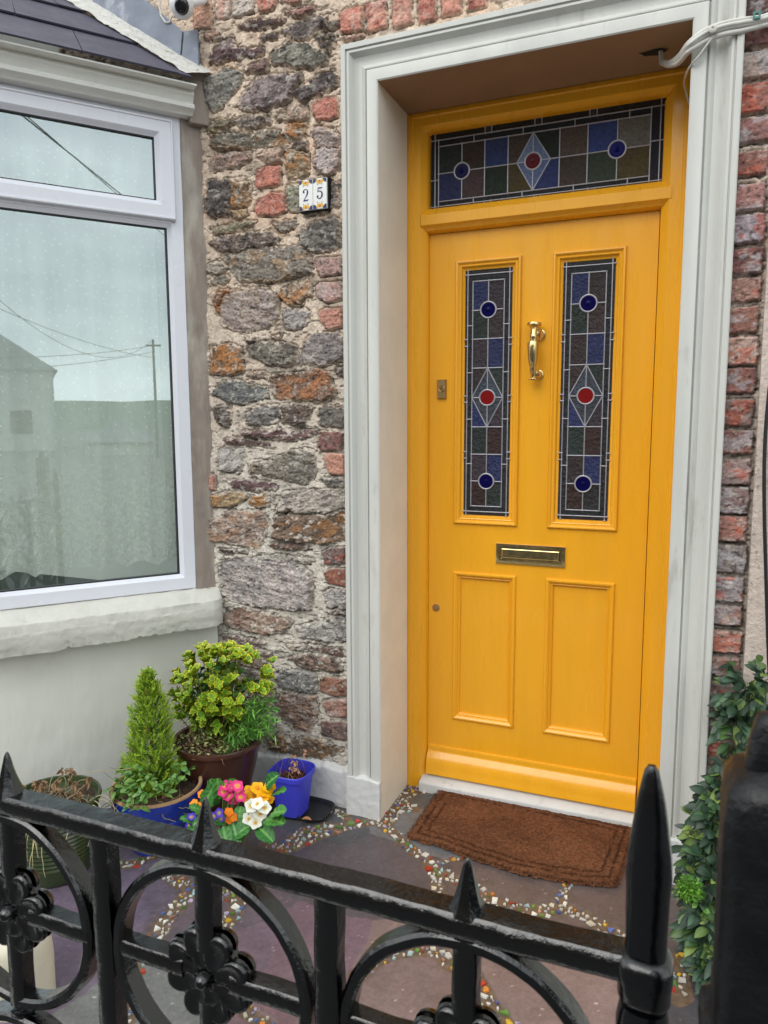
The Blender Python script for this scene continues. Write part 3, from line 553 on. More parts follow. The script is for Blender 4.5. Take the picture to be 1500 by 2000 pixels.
def door_panel(parent, x0, x1, seed, alt):
    L = []; C = []; e = .055; i = .165; R_ = 1 - i; E_ = 1 - e; t0, t1, b1, b0 = .018, .045, .962, .985
    m = .5; ys = [t1, .16, .275, .392, .632, .745, .857, b1]
    cols = [(BLU, PUR), (GRN, BRN), (PUR, BLU), None, (GRN, RBR), (PUR, BLU), (RBR, GRN)]
    if alt: cols = [(BLU, BRN), (GRN, BRN), (BRN, BLU), None, (GRN, RBR), (BRN, BLU), (RBR, (40, 44, 46))]
    # outer border
    L.append(([(0, 0), (1, 0), (1, t0), (0, t0)], (40, 44, 44))); L.append(([(0, b0), (1, b0), (1, 1), (0, 1)], (36, 38, 44)))
    L.append(([(0, t0), (e, t0), (e, b0), (0, b0)], (44, 44, 62))); L.append(([(E_, t0), (1, t0), (1, b0), (E_, b0)], (44, 44, 62)))
    for a, b in ((.275, .302), (.505, .53), (.735, .762)):
        for xx in (0, E_): L.append(([(xx, a), (xx + e, a), (xx + e, b), (xx, b)], (70, 30, 36))); C += [((xx, a), (xx + e, a)), ((xx, b), (xx + e, b))]
    L = [(p, c) for p, c in L]
    cuts = [t0, .22, .41, .60, .785, b0]
    for a, b in zip(cuts[:-1], cuts[1:]):
        L.append(([(e, a), (i, a), (i, b), (e, b)], BDR)); L.append(([(R_, a), (E_, a), (E_, b), (R_, b)], BDR)); C += [((e, b), (i, b)), ((R_, b), (E_, b))] if b != b0 else []
    L.append(([(i, t0), (R_, t0), (R_, t1), (i, t1)], BDR)); L.append(([(i, b1), (R_, b1), (R_, b0), (i, b0)], BDR))
    for k, cc in enumerate(cols):
        a, b = ys[k], ys[k + 1]
        if cc: L.append(([(i, a), (m, a), (m, b), (i, b)], cc[0])); L.append(([(m, a), (R_, a), (R_, b), (m, b)], cc[1]))
        else:
            c = (a + b) / 2
            for px, q in ((i, (BRN, BLU)), (R_, (GRN, PUR))):
                L.append(([(px, a), (m, a), (px, c)], q[0])); L.append(([(px, b), (px, c), (m, b)], q[1]))
                L.append(([(m, a), (m, c), (px, c)], GRY)); L.append(([(m, c), (m, b), (px, c)], (70, 80, 92)))
            C += [((m, a), (i, c)), ((m, a), (R_, c)), ((m, b), (i, c)), ((m, b), (R_, c)), ((i, c), (.33, c)), ((.67, c), (R_, c)), ((m, a), (m, c - .033)), ((m, c + .033), (m, b))]
    dia_c = (ys[3] + ys[4]) / 2
    for y in (.275, .392, .632, .745): C.append(((i, y), (R_, y)))
    for y in (.16, .857): C += [((i, y), (.33, y)), ((.67, y), (R_, y))]
    C += [((m, t1), (m, .16 - .033)), ((m, .16 + .033), (m, .392)), ((m, .632), (m, .857 - .033)), ((m, .857 + .033), (m, b1))]
    C += [((e, 0), (e, 1)), ((E_, 0), (E_, 1)), ((i, t1), (i, b1)), ((R_, t1), (R_, b1)), ((0, t0), (1, t0)), ((0, b0), (1, b0)), ((i, t1), (R_, t1)), ((i, b1), (R_, b1))]
    return leaded('stained_glass', parent, x0, x1, 1.0567, 1.9195, YL + .007, L, None, C, [(m, .16, .0275, NVY), (m, .857, .0275, NVY), (m, dia_c, .0275, RED)], seed)
# transom glass
L = []; C = []
cx = [.035, .145, .25, .355, .465, .578, .695, .815, .945]; r0, rm, r1 = .17, .53, .90
top = [GRN, (74, 58, 50), (52, 74, 132), (92, 78, 70), GRN, (112, 96, 86), (66, 92, 168), (150, 146, 138)]  # reflected sky brightness painted into the paler right-hand lites
bot = [(44, 58, 110), (84, 66, 68), (34, 56, 42), (84, 72, 36), (44, 62, 128), (92, 78, 70), (58, 74, 60), (96, 84, 48)]
for k in range(8):
    a, b = cx[k], cx[k + 1]; L.append(([(a, r0), (b, r0), (b, rm), (a, rm)], top[k])); L.append(([(a, rm), (b, rm), (b, r1), (a, r1)], bot[k]))
dc = .465; dl, dr = .395, .540
for x in cx[1:-1]:
    if abs(x - dc) < .02: continue
    if x == cx[1]: C += [((x, r0), (x, rm - .115)), ((x, rm + .115), (x, r1))]
    elif x == cx[7]: C += [((x, r0), (x, rm - .115)), ((x, rm + .115), (x, r1))]
    else: C += [((x, r0), (x, r1))]
C += [((cx[0], rm), (cx[1] - .036, rm)), ((cx[1] + .036, rm), (dl, rm)), ((dr, rm), (cx[7] - .036, rm)), ((cx[7] + .036, rm), (cx[8], rm)), ((dl, rm), (dc - .036, rm)), ((dc + .036, rm), (dr, rm)), ((dc, r0), (dc, rm - .115)), ((dc, rm + .115), (dc, r1))]
C += [((dc, r0), (dl, rm)), ((dc, r0), (dr, rm)), ((dc, r1), (dl, rm)), ((dc, r1), (dr, rm))]
DT = [([(dc, r0), (dl, rm), (dc, rm)], (118, 136, 168)), ([(dc, r0), (dr, rm), (dc, rm)], (110, 128, 162)), ([(dc, r1), (dl, rm), (dc, rm)], (98, 112, 150)), ([(dc, r1), (dr, rm), (dc, rm)], (92, 110, 150))]
for (a, b) in ((0, .085), (.085, r0), (r1, .965), (.965, 1.0)):
    xs_ = [0, .25, .28, .47, .50, .70, .73, 1.0] if a in (0, .965) else [.035, .2, .42, .64, .86, .945]
    for p, q in zip(xs_[:-1], xs_[1:]): L.append(([(p, a), (q, a), (q, b), (p, b)], BDR if (q - p) > .05 else (60, 66, 70))); C.append(((q, a), (q, b))) if q < .94 else None
L += [([(0, .085), (.035, .085), (.035, .965), (0, .965)], BDR), ([(.945, .085), (1, .085), (1, .965), (.945, .965)], (30, 38, 58))]
C += [((0, .085), (1, .085)), ((cx[0], r0), (cx[8], r0)), ((cx[0], r1), (cx[8], r1)), ((0, .965), (1, .965)), ((.018, 0), (.018, 1)), ((.982, 0), (.982, 1)), ((cx[0], .085), (cx[0], .965)), ((cx[8], .085), (cx[8], .965)), ((0, rm + .08), (.035, rm + .08)), ((.945, rm - .04), (1, rm - .04))]
g = leaded('stained_glass', frm, tx0, tx1, tz0, tz1, YF + .048, L, None, C, [(cx[1], rm, .027, NVY), (dc, rm, .027, (84, 14, 22)), (cx[7], rm, .027, (12, 14, 92))], 5)
mb = MB()
for poly, col in DT: mb.add([(tx0 + (tx1 - tx0) * u, YF + .0468, tz1 - (tz1 - tz0) * v) for u, v in poly], [(0, 1, 2)], lin(col))
mb.build('diamond_lite', M['glass_lites'], g, recalc=False)
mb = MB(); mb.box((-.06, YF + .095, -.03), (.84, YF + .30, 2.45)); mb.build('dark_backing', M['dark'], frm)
mb = MB(); tp = [(YL + .03, .050), (YL - .008, .050), (YL - .012, .046), (YF + .012, .042), (YF - .020, .036), (YF - .026, .030), (YF - .026, -.03)]
vs = []
for x in (-.012, .776): vs += [(x, y, z) for y, z in tp]
n = len(tp); mb.add(vs, [(i, i + 1, n + i + 1, n + i) for i in range(n - 1)] + [tuple(range(n)), tuple(range(2 * n - 1, n - 1, -1))]); mb.build('threshold', M['plinth'], frm, smooth=35, bevel=.003)
mb = MB(); mb.box((-.005, YL - .018, .0505), (.772, YL - .012, .058)); mb.box((-.005, YL - .004, .0505), (.772, YL + .0, .054)); mb.build('weather_strip', M['dullbrass'], frm)
# ================================================================== DOOR LEAF
door = thing('front_door', 'bright yellow four panel front door with two tall stained glass lights and brass fittings', 'door', (.384, YL, 0))
pl = PY(YL); LW = .7679; lb, lt = .0522, 2.0515
c0, c1, d0, d1 = .0987, .3323, .4375, .6711; pb, pt, qb, qt = 1.0235, 1.9527, .2751, .8448
xs = [.0015, c0, c1, d0, d1, LW - .0015]; zs = [lb + .006, qb, qt, pb, pt, lt]
mb = MB(); vs = [pl(x, z, 0) for z in zs for x in xs]; fs = []
for j in range(5):
    for i in range(5):
        if i in (1, 3) and j in (1, 3): continue
        fs.append((j * 6 + i, j * 6 + i + 1, (j + 1) * 6 + i + 1, (j + 1) * 6 + i))
mb.add(vs, fs)
for (a, b) in ((pl(xs[0], lb, 0), pl(xs[0], lt, 0)), (pl(xs[-1], lb, 0), pl(xs[-1], lt, 0))):
    mb.add([a, b, (b[0], b[1] + .04, b[2]), (a[0], a[1] + .04, a[2])], [(0, 1, 2, 3)])
mb.build('leaf', M['yellow'], door, recalc=False)
mg = [(0, 0), (0.0005, .006), (.004, .0105), (.009, .011), (.013, .0085), (.0165, .004), (.020, .003), (.0235, .0045), (.0265, .003), (.029, -.002), (.0315, -.006), (.0372, -.008)]
for (a, b) in ((c0, c1), (d0, d1)):
    mb = MB(); f = (.1362 - .0987) / .0372
    mb.sweep(a, b, pb, pt, [(d * f * .80, h) for d, h in mg[:-1]] + [(.0335, -.009)], pl, 'LTRB'); mb.build('panel_moulding', M['yellow'], door, smooth=30)
    mb = MB(); mb.sweep(a, b, qb, qt, [(0, 0), (.0005, .005), (.004, .009), (.009, .0095), (.014, .006), (.017, .001), (.0185, -.001), (.021, .0005), (.0235, -.002), (.026, -.005), (.0265, -.010), (.030, -.0105)], pl, 'LTRB')
    mb.add([pl(a + .029, qb + .029, -.0105), pl(b - .029, qb + .029, -.0105), pl(b - .029, qt - .029, -.0105), pl(a + .029, qt - .029, -.0105)], [(0, 1, 2, 3)])
    mb.build('lower_panel', M['yellow'], door, smooth=30)
door_panel(door, c0 + .0335, c1 - .0335, 11, 0); door_panel(door, d0 + .0335, d1 - .0335, 23, 1)
# weatherboard
wp = [(.160, 0), (.159, .006), (.150, .009), (.142, .007), (.135, .010), (.120, .022), (.100, .029), (.086, .031), (.070, .033), (.060, .036), (.055, .036), (.0545, .0)]
mb = MB(); vs = []
for x in (.004, LW - .004): vs += [pl(x, z, h) for z, h in wp]
n = len(wp); mb.add(vs, [(i, i + 1, n + i + 1, n + i) for i in range(n - 1)] + [tuple(range(n)), tuple(range(2 * n - 1, n - 1, -1))]); mb.build('weatherboard', M['yellow'], door, smooth=40)
# letter plate
mb = MB(); e0, e1, eb, et = .2577, .5038, .8855, .9599
mb.sweep(e0, e1, eb, et, [(0, 0), (0, .004), (.0015, .0065), (.004, .0072), (.0185, .0074), (.0195, .0062), (.0205, .0055)], pl, 'LTRB'); lp = mb.build('letter_plate', M['brass'], door, smooth=30)
mb = MB(); mb.sweep(e0 + .0215, e1 - .0215, eb + .0205, et - .0185, [(0, .002), (0, .0078), (.002, .0088), (.0035, .0086), (.0045, .0072)], pl, 'LTRB')
mb.add([pl(e0 + .026, eb + .025, .0072), pl(e1 - .026, eb + .025, .0072), pl(e1 - .026, et - .023, .0072), pl(e0 + .026, et - .023, .0072)], [(0, 1, 2, 3)]); mb.build('flap', M['brass'], lp, smooth=30)
mb = MB(); mb.box((e0 + .019, YL - .0025, eb + .018), (e1 - .019, YL - .001, et - .016)); mb.build('slot_shadow_gap', M['dark'], lp)
# lock, disc
def ppx(a, b): q = onY(a, b, YL - .01); return q[0], q[2]
x, z = ppx(862, 760); mb = MB(); mb.sweep(x - .0165, x + .0165, z - .034, z + .034, [(0, 0), (0, .008), (.002, .011), (.0165, .011)], pl, 'LTRB'); lk = mb.build('lock_plate', M['dullbrass'], door, smooth=30)
mb = MB(); mb.lathe([(.0125, .010), (.0125, .015), (.011, .0165), (.009, .0165), (.0085, .014), (.0001, .014)], (x, YL, z + .002), 24, axis='y'); mb.build('lock_cylinder', M['brass'], lk, smooth=30)
mb = MB(); mb.box((x - .0012, YL - .0147, z - .004), (x + .0012, YL - .0142, z + .008)); mb.build('keyhole', M['dark'], lk)
x, z = ppx(850, 1188); mb = MB(); mb.lathe([(.0145, 0), (.0142, .002), (.0125, .0028), (.0001, .0026)], (x, YL, z), 24, axis='y'); mb.build('round_cover', M['copper'], door, smooth=40)
# door knocker (doctor's pattern)
kx = ppx(1047, 690)[0] - .004; kz0 = ppx(1045, 743)[1]; kz1 = ppx(1043, 632)[1]; H = kz1 - kz0
kn_pts = []; kn_r = []
for t, off, r in [(0, .030, .0155), (.02, .030, .016), (.045, .030, .010), (.09, .031, .0085), (.13, .033, .010), (.17, .035, .0125), (.20, .037, .0115), (.22, .038, .0105), (.26, .040, .0125), (.34, .043, .0155), (.44, .045, .0172), (.52, .045, .0182), (.60, .044, .0192), (.635, .042, .0195), (.645, .041, .015), (.66, .040, .0125), (.69, .039, .0135), (.70, .038, .0105), (.73, .037, .0120), (.76, .036, .0135), (.80, .034, .0120), (.86, .032, .0105), (.91, .030, .0125), (.94, .030, .018), (.955, .030, .024), (.975, .030, .0245), (1.0, .030, .023)]:
    kn_pts.append((kx, YL - off, kz0 + H * t)); kn_r.append(r)
mb = MB(); mb.tube(kn_pts, kn_r, 20, flat=1.0); kn = mb.build('door_knocker', M['brass'], door, smooth=35)
for t, r in ((.80, .022), (.10, .018)):
    mb = MB(); zc = kz0 + H * t; mb.lathe([(r, 0), (r, .003), (r * .92, .0055), (r * .75, .0065), (r * .62, .011), (r * .4, .015), (r * .35, .035), (.0001, .036)], (kx + .013, YL, zc), 28, axis='y'); mb.build('back_boss', M['brass'], kn, smooth=35)
# ================================================================== BAY WINDOW
bay = thing('bay_window', 'cream rendered bay with white plastic window, projecting sill and slate roof', 'bay window', tuple(BO))
SL = .80                                  # canted face length
def PBo(off): return lambda s, z, h: PB(s, z, h + off)
B2 = BO + BD * SL; FD = np.array([-1., 0, 0])        # front face of the bay runs on parallel to the house
def PF(s, z, h): return tuple(B2 + FD * s + np.array([0, -1., 0]) * h + np.array([0, 0, z]))
# rendered apron below the sill : canted + front, as grids with slight unevenness
def rsheet(name, P, s0, s1, z0, z1, h, m, parent, st=.012, amp=.003, seed=0, col=(1, 1, 1)):
    S, Z = np.meshgrid(np.linspace(s0, s1, max(2, int((s1 - s0) / st))), np.linspace(z0, z1, max(2, int((z1 - z0) / st))), indexing='ij')
    Hh = h + (fbm(S * 6, Z * 6, seed, 3) - .5) * amp * 2 + (fbm(S * 30, Z * 30, seed + 1, 3) - .5) * amp * .5
    O = np.array(P(0, 0, 0)); ds = np.array(P(1, 0, 0)) - O; dn = np.array(P(0, 0, 1)) - O
    V = O + S[..., None] * ds + Hh[..., None] * dn; return sheet(name, V[..., 0], V[..., 1], Z, np.ones(S.shape + (3,)) * np.array(col), m, parent)
rsheet('rendered_apron', PB, 0, SL, -.04, .72, .012, M['render'], bay, seed=4)
rsheet('rendered_apron', PF, 0, 1.6, -.04, .72, .0, M['render'], bay, seed=5)
# sill: rough cast slab with rounded outer end
def sill():
    mb = MB(); N_ = 260; prof = [(-.02, .716), (.02, .714), (.050, .700), (.066, .664), (.085, .655), (.090, .690), (.090, .722), (.084, .738), (.06, .748), (.0, .772), (-.03, .776)]
    prof = [(prof[a][0] + (prof[a + 1][0] - prof[a][0]) * b / 4., prof[a][1] + (prof[a + 1][1] - prof[a][1]) * b / 4.) for a in range(len(prof) - 1) for b in range(4)] + [prof[-1]]
    rows = []
    for i in range(N_ + 1):
        u = i / N_ ; s = -.012 + u * (SL + .05)
        end = max(0, 1 - (s + .012) / .05); k = math.sqrt(max(0, 1 - end ** 2.0)); row = []
        for j, (h, z) in enumerate(prof):
            n1 = (float(fbm(np.array(s * 14.), np.array(j * .42), 3, 4)) - .5) * .006 + (float(fbm(np.array(s * 70.), np.array(z * 70.), 4, 3)) - .5) * .0022; n2 = (float(fbm(np.array(s * 26.), np.array(j * .22 + 7), 9, 4)) - .5) * .007
            drop = -.010 * (s / SL) if 8 <= j <= 26 else 0
            hh = (.012 + (h - .012) * (.35 + .65 * k)) if h > .012 else h
            if 11 <= j <= 18: n1 = n1 * 1.5; n2 = n2 * 2.4 - max(0, float(fbm(np.array(s * 60.), np.array(2.), 12, 3)) - .55) * -.03
            row.append(PB(s, z + n2 * .8 + drop + (.0 if j > 26 else -.012), hh + (n1 if h > .03 else 0)))
        rows.append(row)
    n = len(prof); vs = [p for r in rows for p in r]; fs = [(i * n + j, (i + 1) * n + j, (i + 1) * n + j + 1, i * n + j + 1) for i in range(N_) for j in range(n - 1)] + [tuple(range(n))]
    mb.add(vs, fs); return mb.build('window_sill', M['sill'], bay, smooth=45)
sill()
mb = MB(); pr_ = [(-.02, .716), (.0, .70), (.066, .650), (.090, .660), (.090, .722), (.06, .745), (-.03, .776)]
vs = [PF(0, z, h) for h, z in pr_] + [PF(1.5, z, h) for h, z in pr_]; n = len(pr_); mb.add(vs, [(i, i + 1, n + i + 1, n + i) for i in range(n - 1)]); mb.build('window_sill', M['sill'], bay, smooth=30)
# weathered cement strip between frame and house wall
rsheet('cement_strip', PB, -.035, .0725, .74, 2.52, .002, M['greystrip'], bay, st=.006, amp=.006, seed=8)
mb = MB(); mb.box((-.035, 0, 2.43), (.045, 0, 2.62)); mb.v = [PB(p[0], p[2], .03 if k % 8 in (0, 1, 4, 5) else -.02) for k, p in enumerate(mb.v)]; mb.build('timber_end_post', M['greystrip'], bay, bevel=.004)
# plastic window frame
s0, s1, wz0, wz1 = .0705, SL - .01, .775, 2.447
tr = 2.115
uf = [(0, -.05), (0, -.004), (.003, 0), (.0165, 0), (.018, -.006), (.020, -.006), (.0215, .0), (.042, .0)]
mb = MB()
mb.sweep(s0, s1, wz0, wz1, [(0, -.06), (0, -.003), (.003, 0), (.044, 0), (.047, -.004), (.058, -.012), (.0585, -.03)], PB, 'LTRB')
tb = [(2.075, -.03), (2.075, -.010), (2.088, -.004), (2.091, 0), (2.132, 0), (2.135, -.02)]
n = len(tb); vs = [PB(s0 + .03, z, h) for z, h in tb] + [PB(s1 - .03, z, h) for z, h in tb]; mb.add(vs, [(i, i + 1, n + i + 1, n + i) for i in range(n - 1)])
wfr = mb.build('window_frame', M['upvc'], bay, smooth=25)
mb = MB(); mb.sweep(s0 + .030, s1 - .030, 2.098, 2.432, [(0, -.01), (0, .014), (.003, .018), (.008, .018), (.010, .014), (.046, .014), (.050, .011), (.056, .004), (.0625, .0), (.063, -.02)], PB, 'LTRB'); sash = mb.build('top_sash', M['upvc'], bay, smooth=25)
mb = MB(); mb.sweep(s0 + .0585, s1 - .0585, wz0 + .0585, 2.076, [(-.001, -.0125), (.004, -.012), (.0045, -.03)], PB, 'LTRB'); mb.sweep(s0 + .0925, s1 - .0925, 2.098 + .0625, 2.432 - .0625, [(-.001, -.0005), (.0035, -.0005), (.004, -.02)], PB, 'LTRB'); mb.build('glazing_gasket', M['gasket'], bay)
# glass: reflective coated double glazing
gm = bpy.data.materials.new('reflective_window_glass'); gm.use_nodes = True; N = gm.node_tree.nodes; L = gm.node_tree.links
for x in list(N): N.remove(x)
out = N.new('ShaderNodeOutputMaterial'); gl = N.new('ShaderNodeBsdfGlossy'); gl.inputs['Roughness'].default_value = .0; gl.inputs['Color'].default_value = (.84, .96, 1, 1)
tp_ = N.new('ShaderNodeBsdfTransparent'); tp_.inputs[0].default_value = (.92, .985, .975, 1); mx = N.new('ShaderNodeMixShader'); fr = N.new('ShaderNodeFresnel'); fr.inputs[0].default_value = 1.5
ad = N.new('ShaderNodeMath'); ad.operation = 'ADD'; ad.inputs[1].default_value = .23; L.new(fr.outputs[0], ad.inputs[0]); L.new(ad.outputs[0], mx.inputs[0]); L.new(tp_.outputs[0], mx.inputs[1]); L.new(gl.outputs[0], mx.inputs[2]); L.new(mx.outputs[0], out.inputs[0])
bpn = N.new('ShaderNodeBump'); nn = N.new('ShaderNodeTexNoise'); nn.inputs['Scale'].default_value = 1.6; bpn.inputs['Strength'].default_value = .05; bpn.inputs['Distance'].default_value = .02; L.new(nn.outputs[0], bpn.inputs['Height']); 
M['winglass'] = gm
mb = MB(); mb.add([PB(s, z, -.022) for s, z in ((s0 + .05, wz0 + .05), (s1 - .05, wz0 + .05), (s1 - .05, 2.08), (s0 + .05, 2.08))], [(0, 1, 2, 3)]); mb.build('lower_pane', gm, bay, recalc=False)
mb = MB(); mb.add([PB(s, z, -.010) for s, z in ((s0 + .09, 2.15), (s1 - .09, 2.15), (s1 - .09, 2.375), (s0 + .09, 2.375))], [(0, 1, 2, 3)]); mb.build('upper_pane', gm, bay, recalc=False)
# front window of the bay (outside the frame of the photograph, seen only from the side)
mb = MB(); mb.sweep(.03, 1.4, wz0, wz1, [(0, -.06), (0, 0), (.055, 0), (.06, -.03)], PF, 'LTRB'); mb.build('window_frame', M['upvc'], bay)
mb = MB(); mb.add([PF(s, z, -.02) for s, z in ((.05, .80), (1.4, .80), (1.4, 2.42), (.05, 2.42))], [(0, 1, 2, 3)]); mb.build('lower_pane', gm, bay, recalc=False)
mb = MB(); mb.box((-.012, -.06, wz0), (.035, .0, wz1)); mb.v = [PF(p[0], p[2], p[1]) for p in mb.v]; mb.build('corner_post', M['upvc'], bay)
# inside of the bay: dark lining
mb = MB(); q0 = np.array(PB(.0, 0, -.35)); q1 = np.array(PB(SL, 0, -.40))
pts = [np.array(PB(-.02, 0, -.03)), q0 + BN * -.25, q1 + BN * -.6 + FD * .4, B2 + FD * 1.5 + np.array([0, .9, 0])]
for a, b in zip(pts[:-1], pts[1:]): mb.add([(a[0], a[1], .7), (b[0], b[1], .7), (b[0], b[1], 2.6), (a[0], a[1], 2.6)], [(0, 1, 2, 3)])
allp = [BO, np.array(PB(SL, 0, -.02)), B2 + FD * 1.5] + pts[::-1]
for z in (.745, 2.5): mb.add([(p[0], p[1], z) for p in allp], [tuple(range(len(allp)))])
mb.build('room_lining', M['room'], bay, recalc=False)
# fascia / moulded gutter board and soffit
fz = [(2.600, -.10), (2.565, .118), (2.545, .118), (2.541, .062), (2.512, .060), (2.508, .066), (2.500, .070), (2.494, .066), (2.490, .058), (2.478, .058), (2.474, .066), (2.468, .070), (2.456, .068), (2.452, .058), (2.450, .02), (2.450, -.02)]
fz = [(2.62, -.12), (2.530, .098), (2.525, .098), (2.525, .056), (2.520, .058), (2.515, .062), (2.509, .062), (2.505, .057), (2.494, .050), (2.486, .044), (2.483, .054), (2.474, .064), (2.465, .062), (2.460, .050), (2.455, .040), (2.449, .036), (2.447, .0), (2.447, -.03)]
mb = MB(); n = len(fz); vs = [PB(.036, z, h) for z, h in fz] + [PB(SL + .03, z, h) for z, h in fz]; mb.add(vs, [(i, i + 1, n + i + 1, n + i) for i in range(n - 1)] + [tuple(range(n))]); mb.build('moulded_fascia', M['fascia'], bay, smooth=30)
mb = MB(); vs = [PF(0, z, h) for z, h in fz] + [PF(1.5, z, h) for z, h in fz]; mb.add(vs, [(i, i + 1, n + i + 1, n + i) for i in range(n - 1)]); mb.build('moulded_fascia', M['fascia'], bay, smooth=30)
# roof plane through the eaves line (bay face + .12, z 2.527) and the valley line on the house wall
e0 = np.array(PB(-.0, 2.531, .105)); e1 = np.array(PB(SL + .1, 2.531, .105)); wv0 = np.array([-.735, -.015, 2.570]); wv1 = onY(135, 0, -.015)
eu = (e1 - e0) / np.linalg.norm(e1 - e0); vv = wv1 - wv0; vu = vv - eu * (vv @ eu); vlen = np.linalg.norm(vu); vu /= vlen; rn = np.cross(vu, eu); rn = rn if rn[2] > 0 else -rn
mb = MB(); ex = .225
th = .006; W_ = .30; rs = np.random.default_rng(3)
for row in range(5):
    off = [.0, .17, .02, .15, .0][row]
    for k in range(-2, 6):
        a = .10 + k * W_ + off; b = a + W_ - .003; lo = row * ex - .0; hi = lo + .30
        def R(s, v, h): return e0 + eu * s + vu * v + rn * h
        tl = .010 + rs.uniform(0, .003)
        # clip at the valley line (from wall)
        def smin(v): return .055 + (vv @ eu) / vlen * v
        vs = []
        A0, A1 = max(a, smin(lo)), max(a, smin(hi)); Bq0, Bq1 = max(b, smin(lo)), max(b, smin(hi))
        if Bq0 - A0 < .01 and Bq1 - A1 < .01: continue
        for h0 in (0, th): vs += [R(A0, lo, tl + h0), R(Bq0, lo, tl + h0), R(Bq1, hi, h0 - .001), R(A1, hi, h0 - .001)]
        mb.add(vs, [(0, 3, 2, 1), (4, 5, 6, 7), (0, 1, 5, 4), (1, 2, 6, 5), (2, 3, 7, 6), (3, 0, 4, 7)])
mb.build('slate_roof', M['slate'], bay)
# mortar fillet along the abutment, and slate flashing on the wall above
def band(name, P0, P1, wlo, whi, m, y0, th_, seed, rag=.008, n=70, k=8):
    P0 = np.array(P0, float); P1 = np.array(P1, float); t = (P1 - P0); up = np.array([-t[2], 0, t[0]]); up /= np.linalg.norm(up); up = up if up[2] > 0 else -up; mb = MB(); vs = []
    for i in range(n + 1):
        u = i / n
        for j in range(k + 1):
            w = wlo + (whi - wlo) * j / k
            r = (float(fbm(np.array(u * 24.), np.array(j * .6), seed, 4)) - .5) * rag * 2 * (1. if j in (0, k) else .3)
            q = P0 + t * u + up * (w + r); q[1] = y0(j / k) - (float(fbm(np.array(u * 30.), np.array(j * .8), seed + 3, 4)) - .5) * th_
            vs.append(q)
    mb.add(vs, [(i * (k + 1) + j, (i + 1) * (k + 1) + j, (i + 1) * (k + 1) + j + 1, i * (k + 1) + j + 1) for i in range(n) for j in range(k)]); return mb.build(name, m, bay, smooth=60)
f0 = onY(402, 163, -.02); f1 = onY(118, -12, -.02)
band('mortar_fillet', f0, f1, -.010, .045, M['fillet'], lambda t: -.125 + .118 * t, .012, 5)
a0 = onY(396, 142, -.012)
def quadpx(name, pts, y, m, th_=.008):
    q = [onY(a, b, y) for a, b in pts]; mb = MB(); mb.prism([(p[0], p[2]) for p in q], 0, th_, PY(y)); return mb.build(name, m, bay, bevel=.0015)
quadpx('slate_flashing', [(356, 128), (362, 62), (388, 60), (391, 150)], -.016, M['flash'])
quadpx('slate_flashing', [(180, 20), (195, -45), (262, -20), (330, 38), (359, 63), (353, 126)], -.019, M['flash'])
# ------------------------------------------------------------------ lace curtain (hangs inside the bay)
cm = bpy.data.materials.new('lace_net'); cm.use_nodes = True; N = cm.node_tree.nodes; L = cm.node_tree.links
for x in list(N): N.remove(x)
out = N.new('ShaderNodeOutputMaterial'); df = N.new('ShaderNodeBsdfDiffuse'); df.inputs[0].default_value = lin((250, 250, 238)); tr_ = N.new('ShaderNodeBsdfTransparent'); tl = N.new('ShaderNodeBsdfTranslucent'); tl.inputs[0].default_value = lin((222, 224, 208)); m2 = N.new('ShaderNodeMixShader'); m2.inputs[0].default_value = .35
at = N.new('ShaderNodeAttribute'); at.attribute_name = 'Col'; sp = N.new('ShaderNodeSeparateColor'); L.new(at.outputs[0], sp.inputs[0])
L.new(df.outputs[0], m2.inputs[1]); L.new(tl.outputs[0], m2.inputs[2]); mx = N.new('ShaderNodeMixShader'); L.new(sp.outputs[0], mx.inputs[0]); L.new(tr_.outputs[0], mx.inputs[1]); L.new(m2.outputs[0], mx.inputs[2]); L.new(mx.outputs[0], out.inputs[0])
